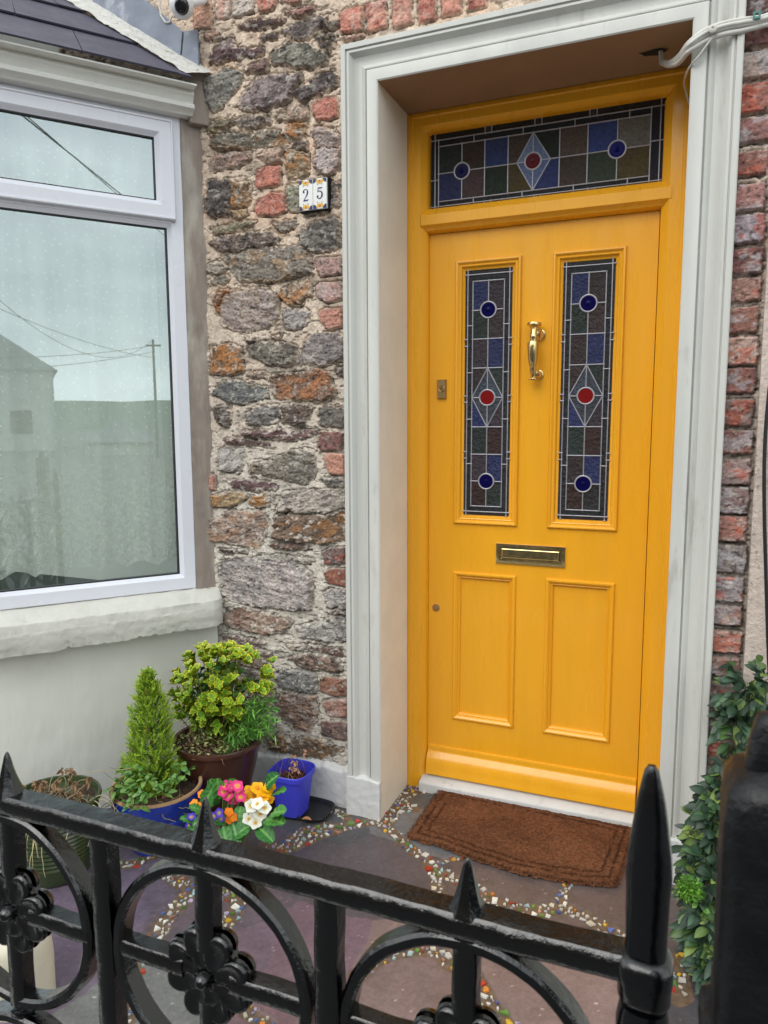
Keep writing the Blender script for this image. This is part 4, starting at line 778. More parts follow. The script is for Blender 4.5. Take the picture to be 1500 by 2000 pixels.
def lace(name, sa, sb, ph, hh, label):
    ns = int((sb - sa) / .0035); S, Z = np.meshgrid(np.linspace(sa, sb, ns), np.linspace(.835, 2.44, 460), indexing='ij')
    zb = .858 + .022 * np.abs(np.sin(S * math.pi / .105 + ph)) - .0 + (sb - S) * 0
    Zc = zb + (Z - .835) * ((2.44 - zb) / (2.44 - .835))
    Hh = hh + .018 * np.sin(S * 34 + ph + .4 * np.sin(Z * 2)) + .007 * np.sin(S * 81 + ph * 2 + Z)
    zz = Zc - zb; low = 1 - sstep(.20, .42, zz)
    D_ = .40 + .20 * np.sin(S * 34 + ph + 1.2) ** 2 + 0 * S
    # dotted net: small spots on a staggered grid, denser motifs and rings near the scalloped hem
    def dots(p, r, jit, seed):
        gx = np.floor(S / p); gz = np.floor(Zc / p + .5 * (gx % 2)); ox = (_h(gx, gz, seed) - .5) * jit; oz = (_h(gx, gz, seed + 1) - .5) * jit
        return np.hypot(S / p - gx - .5 - ox, Zc / p + .5 * (gx % 2) - gz - .5 - oz) * p
    d1 = dots(.034, 0, .9, 1); D_ += .6 * (1 - sstep(.0025, .0045, d1)) * (.35 + .65 * (1 - sstep(.5, 1.0, zz)))
    D_ -= .20 * low * (vn(S * 150, Zc * 150, 19) > .5); d2 = dots(.030, 0, .6, 5); D_ += low * (.6 * (1 - sstep(.007, .009, d2)) - .3 * (1 - sstep(.0012, .0022, d2)))
    ring = np.abs(np.hypot(((S * 1 / .105 + ph / math.pi) % 1 - .5) * .105, zz - .045) - .026); D_ += .75 * (1 - sstep(.003, .005, ring)); ring2 = np.hypot(((S / .105 + ph / math.pi) % 1 - .5) * .105, zz - .045); D_ += .5 * (1 - sstep(.006, .008, ring2))
    D_ += .6 * (1 - sstep(.008, .010, np.abs(zz - .007))) * (.6 + .4 * (vn(S * 300, Zc * 300, 29) > .35)) + .25 * low * (vn(S * 400, Zc * 400, 9) > .45)
    D_ += .5 * (1 - sstep(.0, .004, S - sa))
    D_ = np.clip(D_, 0, .96); V = BO + S[..., None] * BD + Hh[..., None] * BN
    o = sheet(name, V[..., 0], V[..., 1], Zc, np.repeat(D_[..., None], 3, -1), cm); return tag(o, label, 'curtain')
lace('lace_curtain', .150, SL - .03, .6, -.10, 'long white lace net curtain with scalloped hem inside the bay window')
lace('lace_curtain', .095, .137, 2.2, -.16, 'narrow strip of lace curtain at the right edge of the bay window glass')
# ================================================================== GROUND
def fp(pts): return [tuple(onZ(a, b, 0)[:2]) for a, b in pts]
JOINTS = [(fp([(742,1602),(776,1632),(800,1656),(832,1676),(848,1700),(852,1724),(858,1745)]), .022),
 (fp([(846,1690),(872,1680),(904,1676)]), .012), (fp([(848,1696),(892,1718),(932,1736),(964,1760),(1016,1776),(1060,1780),(1090,1770),(1124,1782),(1161,1801),(1215,1830)]), .026),
 (fp([(1112,1722),(1097,1756),(1088,1769)]), .014), (fp([(745,1600),(680,1612),(632,1626),(592,1644),(552,1660),(520,1652)]), .028), (fp([(552,1655),(590,1622),(640,1612)]), .018), (fp([(600,1585),(660,1585),(680,1600)]), .02),
 (fp([(224,1686),(256,1690),(280,1678),(320,1664),(360,1650)]), .022), (fp([(310,1700),(340,1712),(368,1738),(356,1762),(328,1790),(304,1830),(285,1850),(262,1890),(250,1940),(240,2000)]), .028),
 (fp([(380,1738),(430,1744),(470,1762),(455,1786),(436,1815)]), .026), (fp([(430,1744),(480,1730),(530,1722),(560,1700)]), .018),
 (fp([(700,1905),(740,1872),(780,1856),(820,1852),(860,1856),(880,1884),(925,1905),(940,1930),(950,1955),(970,1975),(1000,2010)]), .026),
 (fp([(752,1601),(772,1575),(787,1553),(801,1540),(830,1540)]), .042), (fp([(808,1580),(790,1575)]), .03), (fp([(1300,1872),(1345,1876),(1380,1880)]), .03), (fp([(1310,1900),(1320,1940)]), .04), (fp([(1215,1830),(1300,1868)]), .02),
 (fp([(480,1975),(520,2000),(560,2040)]), .02)]
SEEDS = [((600,1660),(92,84,88)), ((720,1680),(88,80,84)), ((480,1900),(112,94,104)), ((150,1820),(108,94,110)), ((330,1725),(98,88,98)), ((230,1750),(106,94,110)), ((1050,1730),(96,84,82)), ((1250,1790),(94,82,80)), ((1330,1800),(94,82,80)), ((800,1950),(126,106,102)), ((1080,1900),(130,110,106)), ((330,1985),(118,118,116)), ((800,1605),(112,112,114)), ((1380,1960),(74,72,76)), ((400,1765),(98,86,92)), ((640,1620),(80,80,82)), ((560,1900),(116,94,102)), ((500,2000),(122,96,100)), ((825,1550),(90,90,92))]
x0, x1, y0, y1, stp = -1.35, 1.45, -1.62, .30, .0042
X, Y = np.meshgrid(np.arange(x0, x1, stp), np.arange(y0, y1, stp), indexing='ij')
jx = X + (fbm(X * 24, Y * 24, 41) - .5) * .022; jy = Y + (fbm(X * 24, Y * 24, 43) - .5) * .022; jd = np.full(X.shape, 9.)
for pts, w in JOINTS:
    for a, b in zip(pts[:-1], pts[1:]):
        a = np.array(a); b = np.array(b); e = b - a; t = np.clip(((jx - a[0]) * e[0] + (jy - a[1]) * e[1]) / (e @ e + 1e-9), 0, 1)
        jd = np.minimum(jd, np.hypot(jx - a[0] - e[0] * t, jy - a[1] - e[1] * t) - w)
best = np.full(X.shape, 1e9); C = np.zeros(X.shape + (3,))
for (p, c) in SEEDS:
    q = onZ(*p, 0); d = np.hypot(jx - q[0], jy - q[1]); m = d < best; best = np.where(m, d, best); C[m] = np.array(lin(c, 1.0))[:3]
riv = fbm(X * 11, Y * 11, 47, 5); fine = fbm(X * 90, Y * 90, 49, 3)
C = C * (.72 + .5 * riv[..., None]) * (.8 + .4 * fine[..., None]); speck = (vn(X / .0045, Y / .0045, 53) > .965)[..., None]; C = C * (1 + 1.6 * speck) * (.8 + .4 * fbm(X * 4, Y * 4, 57, 3)[..., None])
j = (1 - sstep(-.003, .002, jd))[..., None]; C = C * (1 - j) + np.array(lin((116, 96, 78)))[:3] * (.5 + .7 * fine[..., None]) * j
Zf = (riv - .5) * .005 + (fine - .5) * .0012 - .0025 * j[..., 0]
yard = sheet('flagstone_paving', X, Y, Zf, np.clip(C, .004, .8), M['floor']); tag(yard, 'purple grey slate flagstones of the front yard set in crazy paving', None, kind='structure')
# broken china set in the joints
PAL = [(236,234,226)] * 11 + [(224,216,194)] * 6 + [(214,226,222), (186,214,214), (205,66,42), (196,60,44), (226,140,60), (222,170,70), (132,170,80), (100,150,70), (70,96,170), (96,120,184), (236,190,60), (206,150,128), (190,180,206), (160,200,206)]
mb = MB(); rs = random.Random(5); placed = []
for pts, w in JOINTS:
    for a, b in zip(pts[:-1], pts[1:]):
        a = np.array(a); b = np.array(b); Lh = np.linalg.norm(b - a); t = (b - a) / (Lh + 1e-9); nn = np.array([-t[1], t[0]])
        for _ in range(int(Lh * w * 2 / .00005) + 5):
            q = a + t * rs.uniform(0, Lh) + nn * rs.uniform(-w, w) * .85; r = min(rs.choice([.005, .006, .008, .009, .010, .012, .015, .018]), w * .74)
            if any((q[0] - c[0]) ** 2 + (q[1] - c[1]) ** 2 < (r * .9 + c[2] * .9) ** 2 for c in placed): continue
            placed.append((q[0], q[1], r)); k = rs.choice([3, 3, 4, 4, 4, 5]); a0_ = rs.uniform(0, 6.28); st_ = rs.uniform(.42, .95); an = rs.uniform(0, 3.14); poly = []
            for i in range(k):
                an2 = a0_ + 6.283 * (i + rs.uniform(-.25, .25)) / k; u, v = math.cos(an2) * r * rs.uniform(.85, 1.15), math.sin(an2) * r * st_
                poly.append((q[0] + u * math.cos(an) - v * math.sin(an), q[1] + u * math.sin(an) + v * math.cos(an)))
            z = float(fbm(np.array(q[0] * 11), np.array(q[1] * 11), 47, 5) - .5) * .005; c = rs.choice(PAL); cc = lin(c, rs.uniform(.55, .95)); tz = rs.uniform(-.05, .05)
            vs = [(p[0], p[1], z - .002) for p in poly] + [(q[0] + (p[0] - q[0]) * .9, q[1] + (p[1] - q[1]) * .9, z + .0022 + (p[0] - q[0]) * tz) for p in poly]
            mb.add(vs, [tuple(range(k, 2 * k))] + [(i, (i + 1) % k, k + (i + 1) % k, k + i) for i in range(k)], cc)
sh = mb.build('china_shards', M['shards'], yard)
mb = MB(); mb.add([(-300, -300, -.045), (300, -300, -.045), (300, .3, -.045), (-300, .3, -.045)], [(0, 1, 2, 3)]); tag(mb.build('street', M['tar'], recalc=False), 'grey asphalt street', None, kind='structure')
# coir doormat
def doormat():
    out = [onZ(a, b, .02)[:2] for a, b in [(858,1538),(905,1541),(1050,1570),(1150,1590),(1243,1613),(1226,1668),(1208,1724),(1150,1722),(1080,1712),(1000,1696),(920,1670),(860,1648),(793,1630)]]
    P = np.array(out); x0, y0 = P.min(0) - .01; x1, y1 = P.max(0) + .01
    X, Y = np.meshgrid(np.arange(x0, x1, .004), np.arange(y0, y1, .004), indexing='ij'); wx = X + (fbm(X * 60, Y * 60, 3) - .5) * .010; wy = Y + (fbm(X * 60, Y * 60, 4) - .5) * .010
    d = poly_sd(wx, wy, out)
    def colour(x, y, d):
        big = fbm(x * 9, y * 14, 61, 4); f = fbm(x * 240, y * 240, 62, 2)
        c = np.array(lin((110, 72, 50)))[:3] * (.55 + .8 * big[..., None]) * (.55 + .9 * f[..., None])
        line = np.maximum(np.exp(-((d - .030) / .0045) ** 2), np.exp(-((d - .056) / .004) ** 2)) * (fbm(x * 40, y * 40, 63, 3) > .36)
        return np.clip(c * (1 - .72 * line[..., None]), .003, .8)
    Z = .004 + .014 * sstep(0, .012, d) + (fbm(X * 150, Y * 150, 64, 3) - .5) * .008; C = colour(X, Y, d)
    nx, ny = X.shape; idx = np.arange(nx * ny).reshape(nx, ny); q = np.stack([idx[:-1, :-1], idx[1:, :-1], idx[1:, 1:], idx[:-1, 1:]], -1).reshape(-1, 4)
    keep = (d.ravel()[q] > -.001).all(1); mb = MB(); mb.v = list(zip(X.ravel().tolist(), Y.ravel().tolist(), Z.ravel().tolist())); mb.f = [tuple(f) for f in q[keep].tolist()]; mb.m = [0] * len(mb.f); mb.c = [tuple(c) + (1,) for c in C.reshape(-1, 3).tolist()]
    root = thing('doormat', 'brown coir doormat with dark double border line in front of the yellow door', 'doormat', (.42, .05, 0))
    mb.build('woven_base', M['mat'], root, recalc=False, smooth=180)
    r = np.random.default_rng(5); n = 46000; px = r.uniform(x0, x1, n); py = r.uniform(y0, y1, n); dd = poly_sd(px, py, out); ok = dd > -.003; px, py, dd = px[ok], py[ok], dd[ok]; n = len(px)
    c = colour(px, py, dd) * r.uniform(.45, 1.5, (n, 1)); an = r.uniform(0, 6.28, n); L_ = r.uniform(.007, .015, n); w = .0010; ed = dd < .012
    base = np.stack([px, py, .013 + 0 * px], 1); side = np.stack([np.cos(an), np.sin(an), 0 * an], 1) * w; lean = np.stack([np.cos(an + 1.3), np.sin(an + 1.3), 0 * an], 1) * (L_ * r.uniform(.2, .9, n))[:, None]
    tip = base + lean + np.array([0, 0, 1]) * (L_ * .62)[:, None]; V = np.stack([base - side, base + side, tip], 1).reshape(-1, 3)
    me = bpy.data.meshes.new('coir_pile'); me.vertices.add(3 * n); me.vertices.foreach_set('co', V.astype(np.float32).ravel()); me.loops.add(3 * n); me.loops.foreach_set('vertex_index', np.arange(3 * n, dtype=np.int32)); me.polygons.add(n); me.polygons.foreach_set('loop_start', (np.arange(n) * 3).astype(np.int32)); me.update(calc_edges=True)
    at = me.color_attributes.new('Col', 'FLOAT_COLOR', 'POINT'); at.data.foreach_set('color', np.concatenate([np.repeat(c, 3, 0), np.ones((3 * n, 1))], 1).astype(np.float32).ravel()); me.materials.append(M['mat'])
    o = bpy.data.objects.new('coir_pile', me); COL.objects.link(o); o.parent = root; o.matrix_parent_inverse = Matrix.Translation(-root.location)
doormat()
# ================================================================== IRON RAILING
RY0, RY1 = -1.692, -1.662; RT, RB = .950, .926
rail = thing('iron_railing', 'black glossy cast iron railing with rings, flower rosettes and small spikes along the yard front', 'railing', (.35, -1.677, 0))
def wob(o, amp=.0014, sc=28., levels=2):
    # slight lumps of many paint layers
    me = o.data
    n = len(me.vertices); co = np.empty(n * 3, np.float32); me.vertices.foreach_get('co', co); co = co.reshape(-1, 3).astype(float)
    for ax in range(3):
        a, b = co[:, (ax + 1) % 3], co[:, (ax + 2) % 3]; co[:, ax] += (fbm(a * sc + 7 * ax, b * sc + co[:, ax] * sc * .5, 60 + ax, 3) - .5) * 2 * amp
    me.vertices.foreach_set('co', co.astype(np.float32).ravel()); me.update(); return o
def bar(name, a, b, w, d, parent, axis='x', bev=.003, n=40):
    # long square bar subdivided lengthwise, softly rounded edges
    a = np.array(a, float); b = np.array(b, float); mb = MB(); vs = []; c = bev
    sec = [(-w, -d + c), (-w + c, -d), (0, -d - .0006), (w - c, -d), (w, -d + c), (w + .0003, 0), (w, d - c), (w - c, d), (0, d), (-w + c, d), (-w, d - c), (-w - .0003, 0)]
    for i in range(n + 1):
        p = a + (b - a) * i / n
        for u, v in sec: vs.append(p + (np.array([0, v, u]) if axis == 'x' else np.array([u, v, 0])))
    k = len(sec); fs = [(i * k + j, i * k + (j + 1) % k, (i + 1) * k + (j + 1) % k, (i + 1) * k + j) for i in range(n) for j in range(k)] + [tuple(range(k)), tuple(n * k + j for j in range(k))]
    mb.add(vs, fs); return wob(mb.build(name, M['iron'], parent, smooth=42))
yc = (RY0 + RY1) / 2; zc_r = (RT + RB) / 2
bar('top_rail', (-.75, yc, zc_r), (.832, yc, zc_r), .012, .0158, rail, 'x', .0042, 220)
bar('bottom_rail', (-.75, yc, .24), (.832, yc, .24), .012, .0158, rail, 'x', .0035, 40)
PX = .2845; X0 = .412
RZ = RB - .126
def ringmesh(cx, cz, R, w, d, parent):
    mb = MB(); n = 96; c = .003; sec = [(-w, -d + c), (-w + c, -d), (w - c, -d), (w, -d + c), (w, d - c), (w - c, d), (-w + c, d), (-w, d - c)]; vs = []
    for i in range(n):
        a = 2 * math.pi * i / n
        for u, v in sec: vs.append((cx + (R + u) * math.cos(a), yc + v, cz + (R + u) * math.sin(a)))
    k = len(sec); mb.add(vs, [(i * k + j, i * k + (j + 1) % k, ((i + 1) % n) * k + (j + 1) % k, ((i + 1) % n) * k + j) for i in range(n) for j in range(k)])
    return wob(mb.build('ring', M['iron'], parent, smooth=42), .0013, 30)
def rosette(cx, cz, parent):
    mb = MB(); npet = 8
    for side in (1, -1):
        for k in range(npet):
            a = 2 * math.pi * (k + .45) / npet; ca, sa = math.cos(a), math.sin(a); vs = []; nr, na = 9, 22; rc, la, wb = .0310, .0245, .0150
            for i in range(nr + 1):
                q = math.sin(math.pi / 2 * i / nr)
                for j in range(na):
                    t = 2 * math.pi * j / na; wid = wb * (1 + .22 * math.cos(t)); lx = rc + la * q * math.cos(t); lz = wid * q * math.sin(t)
                    hh = .003 + .0125 * math.sqrt(max(0, 1 - q * q)) ** .7 - .0075 * max(0, 1 - (q / .82) ** 2) + .004 * q * math.cos(t) * (1 - q)
                    vs.append((cx + lx * ca - lz * sa, yc - side * hh, cz + lx * sa + lz * ca))
            mb.add(vs, [(i * na + j, i * na + (j + 1) % na, (i + 1) * na + (j + 1) % na, (i + 1) * na + j) for i in range(nr) for j in range(na)])
        mb.lathe([(.044, -.006), (.043, .003), (.015, .006), (.0001, .007)], (cx, yc, cz), 24, axis='y', M=(lambda p, s=side: (p[0], p[1] * s, p[2])))
        mb.lathe([(.0090, .003), (.0090, .013), (.0082, .0180), (.0056, .0218), (.0028, .0232), (.0001, .0237)], (cx, yc, cz), 24, axis='y', M=(lambda p, s=side: (p[0], p[1] * s, p[2])))
    return mb.build('flower_rosette', M['iron'], parent, smooth=65)
def spike(cx, parent):
    mb = MB(); vs = []; prof_ = [(.0175, .947), (.0155, .952), (.0122, .960), (.0092, .970), (.0066, .981), (.0042, .991), (.0022, .997), (.0008, .999)]
    for r, z in prof_:
        for k in range(8):
            a = math.pi / 4 * k + math.pi / 8; q = (abs(math.cos(a)) ** 3 + abs(math.sin(a)) ** 3) ** (-1 / 3.); vs.append((cx + r * q * math.cos(a), yc + r * q * math.sin(a) * .95, z))
    n = len(prof_); mb.add(vs, [(i * 8 + j, i * 8 + (j + 1) % 8, (i + 1) * 8 + (j + 1) % 8, (i + 1) * 8 + j) for i in range(n - 1) for j in range(8)] + [tuple((n - 1) * 8 + j for j in range(8))])
    return wob(mb.build('spike', M['iron'], parent, smooth=40), .0008, 40)
for k in range(-3, 2):
    cx = X0 + PX * k; spike(cx, rail)
    for cz in (RZ, RZ - .252 - .014):
        ringmesh(cx, cz, .1200, .0068, .0120, rail); rosette(cx, cz, rail)
        for (p, q) in (((cx, cz + .03), (cx, cz + .128)), ((cx, cz - .03), (cx, cz - .128))): bar('spoke', (p[0], yc, p[1]), (q[0], yc, q[1]), .0115, .0115, rail, 'z', .003, 10)
        for (p, q) in (((cx + .03, cz), (cx + .122, cz)), ((cx - .03, cz), (cx - .122, cz))): bar('spoke', (p[0], yc, p[1]), (q[0], yc, q[1]), .0105, .0115, rail, 'x', .003, 10)
    if k < 1: bar('upright', (cx + PX / 2 + .002, yc, .2), (cx + PX / 2 + .002, yc, RB + .002), .0125, .0125, rail, 'z', .003, 60)
    for cz in (RZ, RZ - .266):
        mb = MB(); mb.lathe([(.0105, -.013), (.0105, .013), (.0001, .015)], (cx + PX / 2 + .002, yc, cz), 16, axis='y'); 
    
mb = MB(); mb.box((-2.2, -1.80, -.05), (.92, -1.56, .20)); rw = mb.build('low_wall', M['render'], bevel=.01); tag(rw, 'low rendered wall carrying the iron railing', 'wall')
# end post of the railing with long spear
post = thing('railing_end_post', 'black cast iron end post with long blunt spear and ringed collar at the railing end', 'post', (.849, -1.68, 0))
def spear(name, cx, cy, prof_, parent, n=16, sq=3., m='postiron', flat=.9):
    mb = MB(); vs = []
    for r, z, dx in prof_:
        for k in range(n):
            a = 2 * math.pi * k / n + math.pi / n; q = (abs(math.cos(a)) ** sq + abs(math.sin(a)) ** sq) ** (-1 / sq); vs.append((cx + dx + r * q * math.cos(a), cy + r * q * math.sin(a) * flat, z))
    N_ = len(prof_); mb.add(vs, [(i * n + j, i * n + (j + 1) % n, (i + 1) * n + (j + 1) % n, (i + 1) * n + j) for i in range(N_ - 1) for j in range(n)] + [tuple((N_ - 1) * n + j for j in range(n)), tuple(range(n))])
    return wob(mb.build(name, M[m], parent, smooth=45), .0009, 24)
def interp(pr, n):
    zs = np.linspace(pr[0][1], pr[-1][1], n); z_ = [p[1] for p in pr]; return [(float(np.interp(z, z_, [p[0] for p in pr])), float(z), float(np.interp(z, z_, [p[2] for p in pr]))) for z in zs]
spear('spear', .849, -1.677, interp([(.0165, .944, 0), (.0165, .965, 0), (.0172, 1.00, 0), (.0180, 1.022, 0), (.0168, 1.04, 0), (.0135, 1.066, -.0005), (.0100, 1.09, -.001), (.0068, 1.104, -.001), (.0055, 1.110, -.001), (.003, 1.1135, -.001)], 40), post)
mb = MB(); mb.lathe([(.0150, .905), (.0185, .910), (.0215, .916), (.0215, .928), (.0225, .932), (.0225, .944), (.0205, .949), (.0165, .952)], (.849, -1.677, 0), 32, sq=3.2); wob(mb.build('collar', M['postiron'], post, smooth=40), .0012, 30)
mb = MB(); pr_ = []
for i in range(90): z = .905 - i * .009; pr_.append((.0185 + .0030 * math.sin(i * .62) * (1 if i < 16 else .0), z))
mb.lathe(pr_[::-1], (.849, -1.677, 0), 24, sq=2.4); wob(mb.build('shaft', M['postiron'], post, smooth=60), .001, 30)
# gate post, nearer the camera
gp = thing('gate_post', 'thick square black iron gate post with chipped paint and small pin on top', 'post', (.925, -1.80, 0))
spear('post_body', .925, -1.812, interp([(.0345, .05, 0), (.0345, 1.160, 0), (.0335, 1.174, 0), (.030, 1.182, 0), (.016, 1.190, 0), (.006, 1.192, 0)], 130), gp, 24, 7., 'gateiron', flat=.9)
spear('top_pin', .9155, -1.812, interp([(.0150, 1.176, 0), (.0140, 1.192, 0), (.0120, 1.206, 0), (.0095, 1.217, 0), (.004, 1.220, 0), (.001, 1.221, 0)], 14), gp, 16, 3., 'gateiron', flat=.9)
spear('flange', .925, -1.812, [(.036, 1.000, 0), (.0395, 1.002, 0), (.0405, 1.006, 0), (.0405, 1.012, 0), (.0395, 1.016, 0), (.036, 1.019, 0)], gp, 24, 7., 'gateiron', flat=.9)
# ================================================================== HOUSE NUMBER TILES
num = thing('house_number_sign', 'two small glazed tiles reading 25 with blue digits and yellow flower corners on stone wall', 'number sign', (-.306, -.02, 2.14))
q = [onY(a, b, -.026) for a, b in ((587, 357), (640, 349), (643, 407), (590, 412))]
tx0_, tx1_, tz0_, tz1_ = -.359, -.256, 2.095, 2.192
mb = MB(); mb.box((tx0_ - .003, -.020, tz0_ - .003), (tx1_ + .003, .0, tz1_ + .003)); mb.build('backing_board', M['dark'], num, bevel=.001)
def stroke(mb, pts, ws, P, h, col):
    pts = [np.array(p, float) for p in pts]; N_ = len(pts); A = []; Bv = []
    for i, p in enumerate(pts):
        t = pts[min(i + 1, N_ - 1)] - pts[max(i - 1, 0)]; t /= np.linalg.norm(t) + 1e-9; n_ = np.array([-t[1], t[0]]) * ws[i] / 2; A.append(p + n_); Bv.append(p - n_)
    vs = [P(a[0], a[1], h) for a in A] + [P(b[0], b[1], h) for b in Bv]; mb.add(vs, [(i, i + 1, N_ + i + 1, N_ + i) for i in range(N_ - 1)], col)
def dot(mb, x, z, r, P, h, col, n=10, a0=0, a1=6.2832): mb.add([P(x, z, h)] + [P(x + r * math.cos(a0 + (a1 - a0) * i / n), z + r * math.sin(a0 + (a1 - a0) * i / n), h) for i in range(n + 1)], [(0, i + 1, i + 2) for i in range(n)], col)
PT = PY(-.020); NB = lin((34, 42, 104)); YO = lin((226, 178, 70)); mid = (tx0_ + tx1_) / 2
for (a, b, dg) in ((tx0_, mid - .0006, '2'), (mid + .0006, tx1_, '5')):
    mb = MB(); mb.box((a, -.028, tz0_), (b, -.020, tz1_)); t = mb.build('tile', M['tile'], num, bevel=.0012)
    mb = MB(); h = .0084; w = b - a; cxm = (a + b) / 2
    for (px_, pz_, q0) in ((a, tz1_, -math.pi / 2), (b, tz1_, math.pi), (a, tz0_, 0), (b, tz0_, math.pi / 2)):
        s_ = .001 if px_ == a else -.001; u_ = .001 if pz_ == tz0_ else -.001
        dot(mb, px_ + s_, pz_ + u_, .0135, PT, h, lin((60, 66, 92)), 10, q0, q0 + math.pi / 2); dot(mb, px_ + s_, pz_ + u_, .0095, PT, h + .0002, NB, 10, q0, q0 + math.pi / 2)
    for zz, sg in ((tz1_ - .010, -1), (tz0_ + .010, 1)):
        for k in range(5): an = math.pi * k / 4; dot(mb, cxm + .009 * math.cos(an), zz + sg * .006 * math.sin(an) - sg * .002, .0048, PT, h + .0003 + k * .00004, YO)
        dot(mb, cxm, zz - sg * .001, .0042, PT, h + .0006, lin((206, 120, 60)));
        for k in (-1, 1): dot(mb, cxm + k * .008, zz + sg * .010, .0016, PT, h + .0003, lin((70, 90, 60)))
    mb.build('glaze_pattern', M['paintcol'], t, recalc=False)
    mb = MB(); cz = (tz0_ + tz1_) / 2; s_ = .0155
    if dg == '2':
        P_ = [(-.78, .55), (-.80, .78), (-.62, 1.0), (-.30, 1.18), (.05, 1.2), (.40, 1.08), (.60, .80), (.60, .48), (.42, .12), (.10, -.28), (-.30, -.68), (-.72, -1.08)]; W_2 = [.30, .32, .26, .16, .13, .20, .34, .38, .32, .22, .17, .15]
        stroke(mb, [(cxm + p[0] * s_ * .72, cz + p[1] * s_) for p in P_], [w_ * s_ for w_ in W_2], PT, h + .0003, NB); stroke(mb, [(cxm - .80 * s_ * .72, cz - 1.12 * s_), (cxm - .2 * s_ * .72, cz - 1.08 * s_), (cxm + .5 * s_ * .72, cz - 1.10 * s_), (cxm + .86 * s_ * .72, cz - .92 * s_)], [.22 * s_, .30 * s_, .30 * s_, .12 * s_], PT, h + .0004, NB); dot(mb, cxm - .62 * s_ * .72, cz + .60 * s_, .18 * s_, PT, h + .0005, NB)
    else:
        stroke(mb, [(cxm - .42 * s_, cz + 1.12 * s_), (cxm + .2 * s_, cz + 1.08 * s_), (cxm + .62 * s_, cz + 1.16 * s_)], [.26 * s_, .28 * s_, .14 * s_], PT, h + .0003, NB); stroke(mb, [(cxm - .40 * s_, cz + 1.15 * s_), (cxm - .46 * s_, cz + .28 * s_)], [.15 * s_, .14 * s_], PT, h + .0004, NB)
        P_ = [(-.62, .30), (-.30, .48), (.05, .50), (.42, .34), (.68, -.02), (.68, -.44), (.45, -.82), (.05, -1.06), (-.35, -1.02), (-.68, -.78), (-.80, -.50)]; W_2 = [.12, .16, .18, .26, .36, .38, .30, .20, .18, .24, .26]
        stroke(mb, [(cxm + p[0] * s_ * .8, cz + p[1] * s_) for p in P_], [w_ * s_ for w_ in W_2], PT, h + .0005, NB); dot(mb, cxm - .60 * s_ * .8, cz - .52 * s_, .20 * s_, PT, h + .0006, NB)
    mb.build('digit', M['paintcol'], t, recalc=False)
# ================================================================== SECURITY CAMERA
c = onY(355, 12, -.09); sc_ = thing('security_camera', 'small white dome security camera with black lens above the bay roof', 'camera', tuple(onY(352, 8, 0)))
mb = MB(); mb.lathe([(.0001, .042), (.018, .040), (.030, .031), (.038, .015), (.041, -.004), (.038, -.022), (.028, -.036), (.014, -.044), (.0001, -.046)], (c[0], c[1], c[2] + .008), 32); mb.build('housing', M['camwhite'], sc_, smooth=60)
dv = CAM - c; dv /= np.linalg.norm(dv); side = np.cross(dv, [0, 0, 1]); side /= np.linalg.norm(side); upv = np.cross(side, dv); cc = c + dv * .026 + np.array([0, 0, .001])
mb = MB(); vs = []; pr_ = [(.027, .008), (.0265, .014), (.024, .018), (.018, .0215), (.010, .0235), (.0001, .024)]
for r, h in pr_:
    for k in range(28): a = 6.28318 * k / 28; vs.append(cc + dv * h + side * r * math.cos(a) * .88 + upv * r * math.sin(a))
mb.add(vs, [(i * 28 + k, i * 28 + (k + 1) % 28, (i + 1) * 28 + (k + 1) % 28, (i + 1) * 28 + k) for i in range(5) for k in range(28)]); mb.build('lens_cover', M['camblack'], sc_, smooth=60)
mb = MB(); mb.tube([onY(362, 8, -.09), onY(395, 2, -.03), onY(400, -6, .0)], [.014, .013, .016], 12); mb.build('bracket', M['camwhite'], sc_, smooth=50)
mb = MB(); mb.tube([onY(a, b, -.03) for a, b in ((316, -8), (311, 10), (314, 30), (323, 44), (331, 44), (336, 30))], .0032, 8); mb.build('lead', M['cable'], sc_, smooth=60)
# ================================================================== CABLES over the top right of the surround
cb = thing('cable_bundle', 'bundle of off white cables crossing the top right corner of the door surround', 'cables', tuple(onY(1400, 80, -.05)))
def cpts(l): 
    P = [onY(a, b, y) for a, b, y in l]; out = []
    for i in range(len(P) - 1):
        p0 = P[max(i - 1, 0)]; p1 = P[i]; p2 = P[i + 1]; p3 = P[min(i + 2, len(P) - 1)]
        for k in range(6):
            t = k / 6; out.append(.5 * ((2 * p1) + (-p0 + p2) * t + (2 * p0 - 5 * p1 + 4 * p2 - p3) * t * t + (-p0 + 3 * p1 - 3 * p2 + p3) * t ** 3))
    return out + [P[-1]]
for k, (dy, yy) in enumerate(((-2, 0), (9, -.004), (20, 0), (4, -.008))):
    mb = MB(); mb.tube([np.array([onY(1288, 112, .10)[0], .10, 2.475])] + cpts([(1292, 119 + dy * .2, .10), (1308, 122 + dy * .3, .06), (1326, 110 + dy * .6, .0), (1345, 85 + dy * .8, -.064 + yy), (1375, 62 + dy, -.062 + yy), (1410, 48 + dy, -.058 + yy), (1450, 40 + dy, -.05 + yy), (1490, 34 + dy * .8, -.03 + yy), (1530, 20 + dy, -.02 + yy), (1600, 5 + dy, -.02)]), .0058 if k != 2 else .0066, 10); mb.build('cable', M['cable'], cb, smooth=60)
mb = MB(); mb.tube(cpts([(1400, 66, -.066), (1385, 82, -.064), (1366, 108, -.06), (1352, 124, -.05), (1342, 140, -.01), (1336, 160, .12), (1340, 180, .18), (1347, 205, .2)]), .0028, 8); mb.build('thin_cable', M['cable'], cb, smooth=60)
mb = MB(); p = onY(1392, 57, -.076); mb.lathe([(.0105, 0), (.0105, .005), (.007, .007), (.004, .007), (.0001, .003)], tuple(p), 20, axis='y'); mb.build('cable_clip', M['cable'], cb, smooth=40)
